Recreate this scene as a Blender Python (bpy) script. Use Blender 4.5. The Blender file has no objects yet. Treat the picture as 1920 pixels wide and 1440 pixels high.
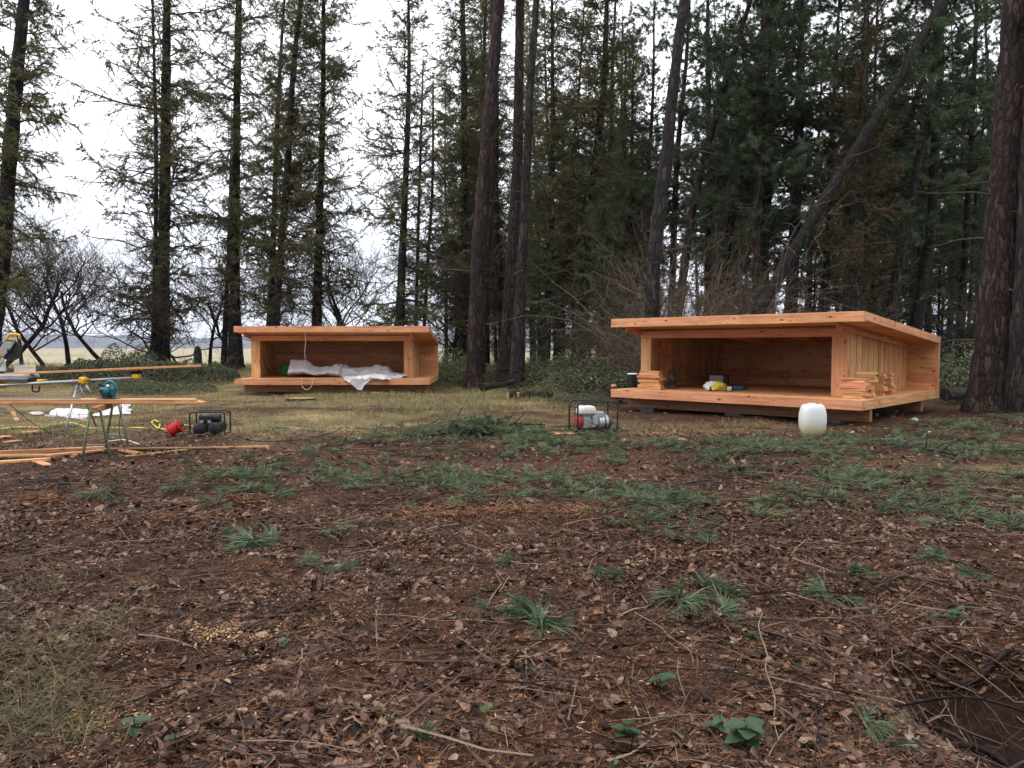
import bpy, math, random
import numpy as np
from mathutils import Vector, Matrix

R_ = random.Random(7)
rng = np.random.default_rng(11)
PI = math.pi
scene = bpy.context.scene
C = scene.collection

# ------------------------------------------------------------------ camera
F_PX, CAM_H, PITCH = 1420.0, 1.37, math.atan((720 - 652) / 1420.0)
cam_d = bpy.data.cameras.new("camera")
cam_d.sensor_fit = 'HORIZONTAL'
cam_d.sensor_width = 36.0
cam_d.lens = 36.0 * F_PX / 1920.0
cam_d.clip_start, cam_d.clip_end = 0.05, 9000
cam = bpy.data.objects.new("camera", cam_d)
cam.location = (0, 0, CAM_H)
cam.rotation_euler = (PI / 2 - PITCH, 0, 0)
C.objects.link(cam)
scene.camera = cam

# ------------------------------------------------------------------ sky and sun (overcast)
SUN_EL, SUN_AZ = math.radians(56), math.radians(238)
world = bpy.data.worlds.new("World")
scene.world = world
world.use_nodes = True
nt = world.node_tree
nt.nodes.clear()
n_out = nt.nodes.new('ShaderNodeOutputWorld')
n_bg = nt.nodes.new('ShaderNodeBackground')
n_sky = nt.nodes.new('ShaderNodeTexSky')
n_sky.sky_type = 'NISHITA'
n_sky.sun_disc = False
n_sky.sun_elevation = SUN_EL
n_sky.sun_rotation = SUN_AZ
n_tc = nt.nodes.new('ShaderNodeTexCoord')
n_sep = nt.nodes.new('ShaderNodeSeparateXYZ')
nt.links.new(n_tc.outputs['Generated'], n_sep.inputs[0])
n_map = nt.nodes.new('ShaderNodeMapping')
n_map.inputs['Scale'].default_value = (1.0, 1.0, 3.5)
nt.links.new(n_tc.outputs['Generated'], n_map.inputs[0])
n_noise = nt.nodes.new('ShaderNodeTexNoise')
n_noise.inputs['Scale'].default_value = 2.2
n_noise.inputs['Detail'].default_value = 5
nt.links.new(n_map.outputs[0], n_noise.inputs['Vector'])
n_hr = nt.nodes.new('ShaderNodeValToRGB')          # cloud layer: bluish grey low down, white higher up
n_hr.color_ramp.elements[0].position = 0.0
n_hr.color_ramp.elements[0].color = (8.6, 9.2, 11.0, 1)
n_hr.color_ramp.elements[1].position = 0.30
n_hr.color_ramp.elements[1].color = (14.5, 14.7, 15.3, 1)
nt.links.new(n_sep.outputs['Z'], n_hr.inputs[0])
n_cr = nt.nodes.new('ShaderNodeMapRange')
n_cr.inputs['From Min'].default_value = 0.3
n_cr.inputs['From Max'].default_value = 0.7
n_cr.inputs['To Min'].default_value = 0.84
n_cr.inputs['To Max'].default_value = 1.12
nt.links.new(n_noise.outputs['Fac'], n_cr.inputs['Value'])
n_mul = nt.nodes.new('ShaderNodeVectorMath')
n_mul.operation = 'SCALE'
nt.links.new(n_hr.outputs['Color'], n_mul.inputs[0])
nt.links.new(n_cr.outputs[0], n_mul.inputs['Scale'])
n_mix = nt.nodes.new('ShaderNodeMix')
n_mix.data_type = 'RGBA'
n_mix.inputs['Factor'].default_value = 0.9
nt.links.new(n_sky.outputs['Color'], n_mix.inputs['A'])
nt.links.new(n_mul.outputs[0], n_mix.inputs['B'])
nt.links.new(n_mix.outputs['Result'], n_bg.inputs['Color'])
n_bg.inputs['Strength'].default_value = 0.10
nt.links.new(n_bg.outputs[0], n_out.inputs['Surface'])

sun_d = bpy.data.lights.new("sun", 'SUN')
sun_d.energy = 0.9
sun_d.angle = math.radians(40)
sun_d.color = (1.0, 0.97, 0.93)
sun = bpy.data.objects.new("sun", sun_d)
_sd = Vector((math.sin(SUN_AZ) * math.cos(SUN_EL), math.cos(SUN_AZ) * math.cos(SUN_EL), math.sin(SUN_EL)))
sun.rotation_euler = _sd.to_track_quat('Z', 'Y').to_euler()
C.objects.link(sun)

vs = scene.view_settings
vs.view_transform, vs.look, vs.gamma, vs.exposure = 'Standard', 'None', 1, 0.55
vs.use_curve_mapping = False
scene.render.engine = 'CYCLES'
cy = scene.cycles
cy.use_denoising = True
cy.max_bounces, cy.diffuse_bounces, cy.glossy_bounces, cy.transmission_bounces, cy.transparent_max_bounces = 6, 3, 2, 4, 6
cy.volume_bounces = 0
cy.caustics_reflective = cy.caustics_refractive = False

# ------------------------------------------------------------------ geometry helpers
def ray(px, py):
    u, v = (px - 960) / F_PX, (720 - py) / F_PX
    c, s = math.cos(PITCH), math.sin(PITCH)
    return Vector((u, c + v * s, -s + v * c))

def at(px, py, z=0.0):
    r = ray(px, py)
    t = (z - CAM_H) / r.z
    return Vector((0, 0, CAM_H)) + r * t

def atD(px, py, D):
    r = ray(px, py)
    return Vector((0, 0, CAM_H)) + r * (D / r.y)

def sst(a, b, x):
    t = np.clip((x - a) / (b - a), 0, 1)
    return t * t * (3 - 2 * t)

HOLE = (1.98, 2.85)
def gz(x, y):
    x = np.asarray(x, float); y = np.asarray(y, float)
    z = 0.025 * np.sin(x * 0.9 + 1.3 * np.sin(y * 0.5)) + 0.02 * np.sin(y * 1.3 + x * 0.4)
    z = z + 0.012 * np.sin(x * 3.1 + y * 1.7) * np.sin(y * 2.6 - x * 1.2)
    near = 1 - sst(60, 120, y)
    z = z * near
    z = z + 0.34 * sst(25, 33, y) * (1 - sst(42, 60, y)) * (1 - sst(-2, 6, x))     # low bank at the wood's edge
    z = z + 0.25 * sst(24, 32, y) * (1 - sst(90, 130, y)) * sst(-2, 6, x)
    z = z + 0.10 * np.exp(-(((x + 4.2) / 2.2) ** 2 + ((y - 15.6) / 1.6) ** 2))
    z = z + 0.10 * np.exp(-(((x + 0.4) / 1.6) ** 2 + ((y - 19.5) / 3.0) ** 2))
    z = z - 0.42 * np.exp(-(((x - HOLE[0]) / 0.42) ** 2 + ((y - HOLE[1]) / 0.52) ** 2) ** 2)
    return z

def gzf(x, y):
    return float(gz(x, y))

def ground_at(px, py):
    p = at(px, py, 0.0)
    for _ in range(4):
        p = at(px, py, gzf(p.x, p.y))
    return p

def nrm(a):
    return a / np.maximum(np.linalg.norm(a, axis=-1, keepdims=True), 1e-9)

class Acc:
    """collects polygons; build() links them as one mesh object"""
    def __init__(s):
        s.V, s.Fs, s.n, s.M, s.A = [], [], 0, [], []
    def raw(s, V, F, m=0, a=None):
        V = np.asarray(V, float).reshape(-1, 3)
        F = np.asarray(F, int)
        if len(F) == 0: return
        s.V.append(V); s.Fs.append(F + s.n); s.M.append(np.full(len(F), m))
        if a is None: a = np.full(len(V), 0.5)
        s.A.append(np.broadcast_to(np.asarray(a, float), (len(V),)))
        s.n += len(V)
    def tubes(s, P, R, sides=3, m=0, a=None, rough=0.0, cap=False):
        P = np.asarray(P, float); n, k, _ = P.shape
        R = np.broadcast_to(np.asarray(R, float), (n, k))
        T = nrm(np.gradient(P, axis=1))
        mean = nrm(P[:, -1] - P[:, 0] + 1e-6)
        ref = np.where(np.abs(mean[:, 2:3]) > 0.8, np.array([[1.0, 0.05, 0.02]]), np.array([[0.02, 0.03, 1.0]]))
        N = nrm(np.cross(T, ref[:, None, :])); B = np.cross(T, N)
        an = np.arange(sides) * 2 * PI / sides
        rr = R[:, :, None] * (1 + rough * rng.uniform(-1, 1, (n, k, sides))) if rough else np.repeat(R[:, :, None], sides, 2)
        ring = P[:, :, None, :] + rr[..., None] * (np.cos(an)[None, None, :, None] * N[:, :, None, :] + np.sin(an)[None, None, :, None] * B[:, :, None, :])
        idx = np.arange(n * k * sides).reshape(n, k, sides)
        q = np.stack([idx[:, :-1], np.roll(idx, -1, 2)[:, :-1], np.roll(idx, -1, 2)[:, 1:], idx[:, 1:]], -1).reshape(-1, 4)
        av = None if a is None else np.repeat(np.broadcast_to(a, (n,)), k * sides)
        s.raw(ring.reshape(-1, 3), q, m, av)
        if cap:
            base = s.n - n * k * sides
            for e in (0, k - 1):
                for i in range(n):
                    c = P[i, e]; s.raw([c], np.zeros((0, 3)), m)
                    s.V.append(c[None]); s.A.append(np.array([0.5])); ci = s.n; s.n += 1
                    r_ = base + idx[i, e]
                    f = np.stack([np.full(sides, ci), r_ if e else np.roll(r_, -1), np.roll(r_, -1) if e else r_], -1)
                    s.Fs.append(f); s.M.append(np.full(sides, m))
    def tube(s, pts, r, sides=8, m=0, rough=0.0, cap=True, smooth=0):
        P = np.asarray([tuple(p) for p in pts], float)
        r = np.asarray(r, float) if np.ndim(r) else np.full(len(P), float(r))
        if smooth:
            P, r = resample(P, r, smooth)
        s.tubes(P[None], r[None], sides, m, rough=rough, cap=cap)
    def kites(s, base, d, side, L, W, m=0, a=None, mid=0.45):
        base = np.asarray(base, float); d = nrm(np.asarray(d, float)); side = nrm(np.asarray(side, float))
        n = len(base); L = np.broadcast_to(L, (n,))[:, None]; W = np.broadcast_to(W, (n,))[:, None]
        V = np.stack([base, base + d * L * mid + side * W / 2, base + d * L, base + d * L * mid - side * W / 2], 1)
        F = np.arange(n * 4).reshape(n, 4)
        s.raw(V.reshape(-1, 3), F, m, None if a is None else np.repeat(a, 4))
    def tris(s, base, d, side, L, W, m=0, a=None):
        base = np.asarray(base, float); d = nrm(np.asarray(d, float)); side = nrm(np.asarray(side, float))
        n = len(base); L = np.broadcast_to(L, (n,))[:, None]; W = np.broadcast_to(W, (n,))[:, None]
        V = np.stack([base - side * W / 2, base + side * W / 2, base + d * L], 1)
        s.raw(V.reshape(-1, 3), np.arange(n * 3).reshape(n, 3), m, None if a is None else np.repeat(a, 3))
    def box(s, c, size, rot=None, m=0, ch=0.0):
        """box, chamfered by ch along all edges of its X axis ring"""
        sx, sy, sz = [v / 2 for v in size]
        ch = min(ch, sy * 0.45, sz * 0.45, sx * 0.45)
        if ch > 0:
            ring = [(-sy + ch, -sz), (sy - ch, -sz), (sy, -sz + ch), (sy, sz - ch), (sy - ch, sz), (-sy + ch, sz), (-sy, sz - ch), (-sy, -sz + ch)]
            inner = [(a * (sy - ch) / sy, b * (sz - ch) / sz) for a, b in ring]
            V = [(-sx, a, b) for a, b in inner] + [(-sx + ch, a, b) for a, b in ring] + [(sx - ch, a, b) for a, b in ring] + [(sx, a, b) for a, b in inner]
            F = []
            for k in range(3):
                for i in range(8):
                    j = (i + 1) % 8
                    F.append((k * 8 + i, k * 8 + j, k * 8 + 8 + j, k * 8 + 8 + i))
            caps = []
            for e, fl in ((0, 1), (24, 0)):
                r4 = [(0, 1, 4, 5), (0, 5, 6, 7), (1, 2, 3, 4)]
                for q in r4:
                    q = [e + v for v in q]
                    caps.append(tuple(q[::-1]) if fl else tuple(q))
            F += caps
        else:
            V = [(x, y, z) for x in (-sx, sx) for y in (-sy, sy) for z in (-sz, sz)]
            F = [(0, 1, 3, 2), (4, 6, 7, 5), (0, 4, 5, 1), (2, 3, 7, 6), (0, 2, 6, 4), (1, 5, 7, 3)]
        V = np.array(V, float)
        if rot is not None:
            V = V @ np.array(rot.to_3x3() if hasattr(rot, 'to_3x3') else rot, float).T
        s.raw(V + np.asarray(tuple(c), float), F, m)
    def lathe(s, prof, n=24, c=(0, 0, 0), rot=None, m=0, wob=0.0):
        """prof: list of (r, z)"""
        an = np.arange(n) * 2 * PI / n
        w = 1 + wob * (np.sin(an * 2 + 1) * 0.5 + np.sin(an * 5 + 2.2) * 0.35 + rng.uniform(-.3, .3, n)) if wob else np.ones(n)
        V = np.array([[(r * w[i] * math.cos(an[i]), r * w[i] * math.sin(an[i]), z) for i in range(n)] for r, z in prof])
        k = len(prof); idx = np.arange(k * n).reshape(k, n)
        q = np.stack([idx[:-1], np.roll(idx, -1, 1)[:-1], np.roll(idx, -1, 1)[1:], idx[1:]], -1).reshape(-1, 4)
        V = V.reshape(-1, 3)
        if rot is not None: V = V @ np.array(rot.to_3x3(), float).T
        s.raw(V + np.asarray(tuple(c), float), q, m)
    def build(s, name, mats, parent=None, smooth=False, auto=None):
        me = bpy.data.meshes.new(name)
        V = np.concatenate(s.V)
        loops = np.concatenate([f.ravel() for f in s.Fs])
        sizes = np.concatenate([np.full(len(f), f.shape[1]) for f in s.Fs])
        starts = np.concatenate([[0], np.cumsum(sizes)[:-1]])
        me.vertices.add(len(V)); me.vertices.foreach_set('co', V.ravel().astype(np.float32))
        me.loops.add(len(loops)); me.loops.foreach_set('vertex_index', loops.astype(np.int32))
        me.polygons.add(len(sizes)); me.polygons.foreach_set('loop_start', starts.astype(np.int32))
        me.polygons.foreach_set('material_index', np.concatenate(s.M).astype(np.int32))
        me.polygons.foreach_set('use_smooth', np.full(len(sizes), bool(smooth)))
        at_ = me.attributes.new('v', 'FLOAT', 'POINT')
        at_.data.foreach_set('value', np.concatenate(s.A).astype(np.float32))
        if not isinstance(mats, (list, tuple)): mats = [mats]
        for mm in mats: me.materials.append(mm)
        me.update(calc_edges=True); me.validate()
        if smooth and auto:
            try: me.set_sharp_from_angle(angle=math.radians(auto))
            except Exception: pass
        return link(name, me, parent)

def resample(P, r, k):
    """Catmull-Rom, k points per span"""
    P = np.asarray(P, float); n = len(P)
    E = np.vstack([2 * P[0] - P[1], P, 2 * P[-1] - P[-2]])
    out, ro = [], []
    for i in range(n - 1):
        p0, p1, p2, p3 = E[i], E[i + 1], E[i + 2], E[i + 3]
        for j in range(k):
            t = j / k
            out.append(0.5 * (2 * p1 + (p2 - p0) * t + (2 * p0 - 5 * p1 + 4 * p2 - p3) * t * t + (3 * p1 - p0 - 3 * p2 + p3) * t ** 3))
            ro.append(r[i] * (1 - t) + r[i + 1] * t)
    out.append(P[-1]); ro.append(r[-1])
    return np.array(out), np.array(ro)

def link(name, me, parent=None):
    o = bpy.data.objects.new(name, me)
    C.objects.link(o)
    if parent is not None: o.parent = parent
    return o

def tag(o, label=None, cat=None, group=None, kind=None):
    if label: o['label'] = label
    if cat: o['category'] = cat
    if group: o['group'] = group
    if kind: o['kind'] = kind
    return o

def thing(name, label, cat, loc=(0, 0, 0), rotz=0.0, group=None):
    o = bpy.data.objects.new(name, None)
    o.empty_display_size = 0.2
    o.location = loc; o.rotation_euler = (0, 0, rotz)
    C.objects.link(o)
    return tag(o, label, cat, group)

def copy_tree(o, parent=None):
    c = o.copy(); C.objects.link(c)
    if parent is not None: c.parent = parent
    for ch in list(o.children): copy_tree(ch, c)
    return c

# ------------------------------------------------------------------ material helpers
def mat(name, base=(.5, .5, .5), rough=.6, metal=0.0, spec=0.35):
    m = bpy.data.materials.new(name); m.use_nodes = True
    b = m.node_tree.nodes['Principled BSDF']
    b.inputs['Base Color'].default_value = (*base, 1)
    b.inputs['Roughness'].default_value = rough
    b.inputs['Metallic'].default_value = metal
    b.inputs['Specular IOR Level'].default_value = spec
    return m

def N(m, t, **kw):
    n = m.node_tree.nodes.new(t)
    for k, v in kw.items():
        if k in n.inputs: n.inputs[k].default_value = v
        else: setattr(n, k, v)
    return n
def Lk(m, a, b): m.node_tree.links.new(a, b)
def BS(m): return m.node_tree.nodes['Principled BSDF']

def ramp(m, cols, fac=None, interp='LINEAR'):
    r = N(m, 'ShaderNodeValToRGB'); cr = r.color_ramp; cr.interpolation = interp
    while len(cr.elements) < len(cols): cr.elements.new(0.5)
    for e, (p, c) in zip(cr.elements, cols):
        e.position = p; e.color = (*c, 1)
    if fac is not None: Lk(m, fac, r.inputs[0])
    return r

def noise_mat(name, cols, scale=6, rough=.7, bump=.3, bdist=.01, stretch=(1, 1, 1), metal=0, detail=4, spec=.4, bscale=None, coord='Object'):
    m = mat(name, cols[0][1], rough, metal, spec)
    tc = N(m, 'ShaderNodeTexCoord'); mp = N(m, 'ShaderNodeMapping'); mp.inputs['Scale'].default_value = stretch
    Lk(m, tc.outputs[coord], mp.inputs[0])
    oi = N(m, 'ShaderNodeObjectInfo')
    ns = N(m, 'ShaderNodeTexNoise', noise_dimensions='4D'); ns.inputs['Scale'].default_value = scale; ns.inputs['Detail'].default_value = detail
    Lk(m, mp.outputs[0], ns.inputs['Vector'])
    w = N(m, 'ShaderNodeMath', operation='MULTIPLY'); w.inputs[1].default_value = 30
    Lk(m, oi.outputs['Random'], w.inputs[0]); Lk(m, w.outputs[0], ns.inputs['W'])
    r = ramp(m, cols, ns.outputs['Fac']); Lk(m, r.outputs[0], BS(m).inputs['Base Color'])
    if bump:
        n2 = N(m, 'ShaderNodeTexNoise'); n2.inputs['Scale'].default_value = bscale or scale * 2.5; n2.inputs['Detail'].default_value = 5
        Lk(m, mp.outputs[0], n2.inputs['Vector'])
        bp = N(m, 'ShaderNodeBump'); bp.inputs['Strength'].default_value = bump; bp.inputs['Distance'].default_value = bdist
        Lk(m, n2.outputs['Fac'], bp.inputs['Height']); Lk(m, bp.outputs[0], BS(m).inputs['Normal'])
    return m

def bark_mat(name, crack, mid, light, sc=9.0, sz=2.6):
    m = mat(name, mid, .85, 0, .3)
    tc = N(m, 'ShaderNodeTexCoord'); oi = N(m, 'ShaderNodeObjectInfo')
    sc_ = N(m, 'ShaderNodeVectorMath', operation='SCALE'); sc_.inputs[0].default_value = (17, 23, 9); Lk(m, oi.outputs['Random'], sc_.inputs['Scale'])
    ad = N(m, 'ShaderNodeVectorMath', operation='ADD'); Lk(m, tc.outputs['Object'], ad.inputs[0]); Lk(m, sc_.outputs[0], ad.inputs[1])
    mp = N(m, 'ShaderNodeMapping'); mp.inputs['Scale'].default_value = (sc, sc, sz); Lk(m, ad.outputs[0], mp.inputs[0])
    dn = N(m, 'ShaderNodeTexNoise'); dn.inputs['Scale'].default_value = 1.6; dn.inputs['Detail'].default_value = 4; Lk(m, mp.outputs[0], dn.inputs['Vector'])
    d2 = N(m, 'ShaderNodeVectorMath', operation='SCALE'); d2.inputs['Scale'].default_value = 1.1; Lk(m, dn.outputs['Color'], d2.inputs[0])
    d3 = N(m, 'ShaderNodeVectorMath', operation='ADD'); Lk(m, mp.outputs[0], d3.inputs[0]); Lk(m, d2.outputs[0], d3.inputs[1])
    vo = N(m, 'ShaderNodeTexVoronoi', feature='DISTANCE_TO_EDGE'); vo.inputs['Scale'].default_value = 1.0; Lk(m, d3.outputs[0], vo.inputs['Vector'])
    v2 = N(m, 'ShaderNodeTexVoronoi'); v2.inputs['Scale'].default_value = 1.0; Lk(m, d3.outputs[0], v2.inputs['Vector'])
    sp = N(m, 'ShaderNodeSeparateXYZ'); Lk(m, v2.outputs['Color'], sp.inputs[0])
    nf = N(m, 'ShaderNodeTexNoise'); nf.inputs['Scale'].default_value = 28; nf.inputs['Detail'].default_value = 5; Lk(m, ad.outputs[0], nf.inputs['Vector'])
    av = N(m, 'ShaderNodeMath', operation='MULTIPLY_ADD'); av.inputs[1].default_value = .45; Lk(m, sp.outputs[0], av.inputs[0])
    a2 = N(m, 'ShaderNodeMath', operation='MULTIPLY'); a2.inputs[1].default_value = .55; Lk(m, nf.outputs['Fac'], a2.inputs[0]); Lk(m, a2.outputs[0], av.inputs[2])
    r1 = ramp(m, [(.2, tuple(c * .6 for c in mid)), (.5, mid), (.78, light)], av.outputs[0])
    r2 = ramp(m, [(0.02, (1, 1, 1)), (.16, (0, 0, 0))], vo.outputs['Distance'])
    mx = N(m, 'ShaderNodeMix', data_type='RGBA'); Lk(m, r2.outputs[0], mx.inputs['Factor']); Lk(m, r1.outputs[0], mx.inputs['A']); mx.inputs['B'].default_value = (*crack, 1)
    Lk(m, mx.outputs['Result'], BS(m).inputs['Base Color'])
    hm = N(m, 'ShaderNodeMath', operation='MULTIPLY_ADD'); hm.inputs[1].default_value = .25; Lk(m, nf.outputs['Fac'], hm.inputs[0])
    cl = N(m, 'ShaderNodeMath', operation='MINIMUM'); cl.inputs[1].default_value = .3; Lk(m, vo.outputs['Distance'], cl.inputs[0]); Lk(m, cl.outputs[0], hm.inputs[2])
    bp = N(m, 'ShaderNodeBump'); bp.inputs['Strength'].default_value = 1; bp.inputs['Distance'].default_value = .07
    Lk(m, hm.outputs[0], bp.inputs['Height']); Lk(m, bp.outputs[0], BS(m).inputs['Normal'])
    return m

def wood_mat(name, light, mid, dark, knot=(.10, .035, .015), rough=.55):
    """freshly sawn softwood; grain runs along local X; knots; board to board variation"""
    m = mat(name, light, rough, 0, .2)
    tc = N(m, 'ShaderNodeTexCoord'); oi = N(m, 'ShaderNodeObjectInfo')
    add = N(m, 'ShaderNodeVectorMath', operation='ADD')
    sc = N(m, 'ShaderNodeVectorMath', operation='SCALE'); sc.inputs[0].default_value = (37, 11, 19)
    Lk(m, oi.outputs['Random'], sc.inputs['Scale']); Lk(m, tc.outputs['Object'], add.inputs[0]); Lk(m, sc.outputs[0], add.inputs[1])
    # knots
    mk = N(m, 'ShaderNodeMapping'); mk.inputs['Scale'].default_value = (3.4, 7.5, 7.5); Lk(m, add.outputs[0], mk.inputs[0])
    vo = N(m, 'ShaderNodeTexVoronoi'); vo.inputs['Scale'].default_value = 1.0; Lk(m, mk.outputs[0], vo.inputs['Vector'])
    kn = ramp(m, [(0.0, (1, 1, 1)), (0.10, (.75, .75, .75)), (0.19, (0, 0, 0))], vo.outputs['Distance'])
    halo = ramp(m, [(0.0, (1, 1, 1)), (0.38, (0, 0, 0))], vo.outputs['Distance'])
    # grain bent round the knots
    mg = N(m, 'ShaderNodeMapping'); mg.inputs['Scale'].default_value = (0.7, 16, 16); Lk(m, add.outputs[0], mg.inputs[0])
    hs = N(m, 'ShaderNodeVectorMath', operation='SCALE'); hs.inputs['Scale'].default_value = 1.3; Lk(m, halo.outputs[0], hs.inputs[0])
    ga = N(m, 'ShaderNodeVectorMath', operation='ADD'); Lk(m, mg.outputs[0], ga.inputs[0]); Lk(m, hs.outputs[0], ga.inputs[1])
    ns = N(m, 'ShaderNodeTexNoise'); ns.inputs['Scale'].default_value = 1.6; ns.inputs['Detail'].default_value = 6; ns.inputs['Roughness'].default_value = .62
    Lk(m, ga.outputs[0], ns.inputs['Vector'])
    r = ramp(m, [(0.30, dark), (0.46, mid), (0.62, light)], ns.outputs['Fac'])
    # board to board tone
    hsv = N(m, 'ShaderNodeHueSaturation')
    vr = N(m, 'ShaderNodeMapRange'); vr.inputs['To Min'].default_value = .78; vr.inputs['To Max'].default_value = 1.14
    Lk(m, oi.outputs['Random'], vr.inputs['Value']); Lk(m, vr.outputs[0], hsv.inputs['Value'])
    fr = N(m, 'ShaderNodeMath', operation='MULTIPLY'); fr.inputs[1].default_value = 7.13; Lk(m, oi.outputs['Random'], fr.inputs[0])
    f2 = N(m, 'ShaderNodeMath', operation='FRACT'); Lk(m, fr.outputs[0], f2.inputs[0])
    hr = N(m, 'ShaderNodeMapRange'); hr.inputs['To Min'].default_value = .488; hr.inputs['To Max'].default_value = .516
    Lk(m, f2.outputs[0], hr.inputs['Value']); Lk(m, hr.outputs[0], hsv.inputs['Hue'])
    Lk(m, r.outputs[0], hsv.inputs['Color'])
    # broad damp blotches
    nb = N(m, 'ShaderNodeTexNoise'); nb.inputs['Scale'].default_value = 2.0; nb.inputs['Detail'].default_value = 3; Lk(m, add.outputs[0], nb.inputs['Vector'])
    rb = ramp(m, [(0.35, (.80, .76, .74)), (0.6, (1, 1, 1))], nb.outputs['Fac'])
    mb = N(m, 'ShaderNodeMix', data_type='RGBA', blend_type='MULTIPLY'); mb.inputs['Factor'].default_value = .8
    Lk(m, hsv.outputs[0], mb.inputs['A']); Lk(m, rb.outputs[0], mb.inputs['B'])
    mk2 = N(m, 'ShaderNodeMix', data_type='RGBA'); Lk(m, kn.outputs[0], mk2.inputs['Factor'])
    Lk(m, mb.outputs['Result'], mk2.inputs['A']); mk2.inputs['B'].default_value = (*knot, 1)
    Lk(m, mk2.outputs['Result'], BS(m).inputs['Base Color'])
    bp = N(m, 'ShaderNodeBump'); bp.inputs['Strength'].default_value = .25; bp.inputs['Distance'].default_value = .004
    Lk(m, ns.outputs['Fac'], bp.inputs['Height']); Lk(m, bp.outputs[0], BS(m).inputs['Normal'])
    return m

def attr_mat(name, cols, rough=.55, spec=.35, noise=0.0, trans=0.0, objvar=0.0):
    """colour picked by the per-element value 'v'"""
    m = mat(name, cols[0][1], rough, 0, spec)
    a = N(m, 'ShaderNodeAttribute', attribute_name='v')
    r = ramp(m, cols, a.outputs['Fac'])
    col = r.outputs[0]
    if noise:
        tc = N(m, 'ShaderNodeTexCoord'); ns = N(m, 'ShaderNodeTexNoise'); ns.inputs['Scale'].default_value = noise; ns.inputs['Detail'].default_value = 3
        Lk(m, tc.outputs['Object'], ns.inputs['Vector'])
        rr = ramp(m, [(0.3, (.55, .55, .55)), (0.7, (1.35, 1.35, 1.35))], ns.outputs['Fac'])
        mx = N(m, 'ShaderNodeMix', data_type='RGBA', blend_type='MULTIPLY'); mx.inputs['Factor'].default_value = 1
        Lk(m, col, mx.inputs['A']); Lk(m, rr.outputs[0], mx.inputs['B']); col = mx.outputs['Result']
    if objvar:
        oi = N(m, 'ShaderNodeObjectInfo'); h = N(m, 'ShaderNodeHueSaturation')
        mr = N(m, 'ShaderNodeMapRange'); mr.inputs['To Min'].default_value = 1 - objvar; mr.inputs['To Max'].default_value = 1 + objvar
        Lk(m, oi.outputs['Random'], mr.inputs['Value']); Lk(m, mr.outputs[0], h.inputs['Value'])
        Lk(m, col, h.inputs['Color']); col = h.outputs[0]
    Lk(m, col, BS(m).inputs['Base Color'])
    if trans:
        tr = N(m, 'ShaderNodeBsdfTranslucent'); Lk(m, col, tr.inputs['Color'])
        ms = N(m, 'ShaderNodeMixShader'); ms.inputs[0].default_value = trans
        Lk(m, BS(m).outputs[0], ms.inputs[1]); Lk(m, tr.outputs[0], ms.inputs[2])
        Lk(m, ms.outputs[0], m.node_tree.nodes['Material Output'].inputs['Surface'])
    return m

M = {}
M['wood'] = wood_mat('sawn_larch', (.80, .425, .22), (.70, .33, .158), (.50, .20, .088))
M['wood_pale'] = wood_mat('sawn_larch_pale', (.70, .44, .20), (.60, .345, .145), (.40, .205, .08))
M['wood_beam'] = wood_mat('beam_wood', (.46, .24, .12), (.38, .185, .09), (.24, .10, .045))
M['wood_cut'] = noise_mat('cut_wood', [(.3, (.36, .17, .07)), (.7, (.58, .33, .15))], 14, .7, .2, .005)
M['bark_dark'] = bark_mat('spruce_bark', (.005, .004, .003), (.020, .016, .014), (.046, .040, .032), 10, 4)
M['bark_red'] = bark_mat('pine_bark_reddish', (.007, .004, .0035), (.034, .0165, .014), (.080, .052, .045), 9, 2.6)
M['bark_grey'] = bark_mat('pine_bark_grey', (.006, .0045, .004), (.026, .018, .0165), (.066, .053, .049), 9, 2.4)
M['bark_moss'] = bark_mat('mossy_bark', (.008, .007, .005), (.032, .030, .016), (.066, .062, .034), 8, 4)
M['twig'] = attr_mat('twig', [(0, (.035, .026, .022)), (.5, (.075, .055, .045)), (1, (.14, .105, .085))], .8, .2)
M['needle_olive'] = attr_mat('spruce_needles', [(0, (.085, .095, .040)), (.5, (.145, .150, .066)), (.85, (.20, .185, .088)), (1, (.26, .18, .09))], .6, .2, trans=.4, objvar=.18)
M['needle_green'] = attr_mat('pine_needles', [(0, (.042, .072, .036)), (.5, (.082, .120, .060)), (.9, (.135, .18, .095)), (1, (.13, .11, .05))], .5, .2, trans=.2, objvar=.18)
M['needle_brown'] = attr_mat('browning_needles', [(0, (.06, .05, .022)), (.5, (.10, .075, .035)), (1, (.17, .095, .045))], .6, .3, trans=.2)
M['dry_mix'] = attr_mat('dry_needles_stalks', [(0, (.045, .038, .014)), (.5, (.11, .085, .032)), (.8, (.20, .16, .07)), (1, (.09, .13, .04))], .6, .3, trans=.2)
M['bramble'] = attr_mat('bramble_leaves', [(0, (.035, .050, .020)), (.5, (.075, .095, .038)), (.85, (.13, .14, .065)), (1, (.20, .12, .06))], .42, .5, trans=.2, objvar=.15)
M['cane'] = attr_mat('dry_canes', [(0, (.06, .042, .032)), (.5, (.13, .093, .068)), (1, (.25, .19, .14))], .8, .2)
M['hip'] = mat('rose_hip', (.32, .035, .015), .35)
M['litter_leaf'] = attr_mat('dead_leaves', [(0, (.012, .007, .005)), (.3, (.056, .026, .017)), (.55, (.128, .064, .042)), (.78, (.24, .150, .112)), (.88, (.25, .115, .052)), (.97, (.29, .205, .135)), (1, (.09, .12, .05))], .5, .22, noise=40)
M['duff'] = attr_mat('brown_fallen_needles', [(0, (.024, .011, .007)), (.45, (.130, .054, .027)), (.85, (.30, .155, .078)), (1, (.46, .31, .18))], .65, .15)
M['straw'] = attr_mat('dry_grass', [(0, (.11, .12, .045)), (.35, (.21, .19, .085)), (.7, (.34, .285, .145)), (1, (.48, .41, .25))], .7, .25, trans=.25)
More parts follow.
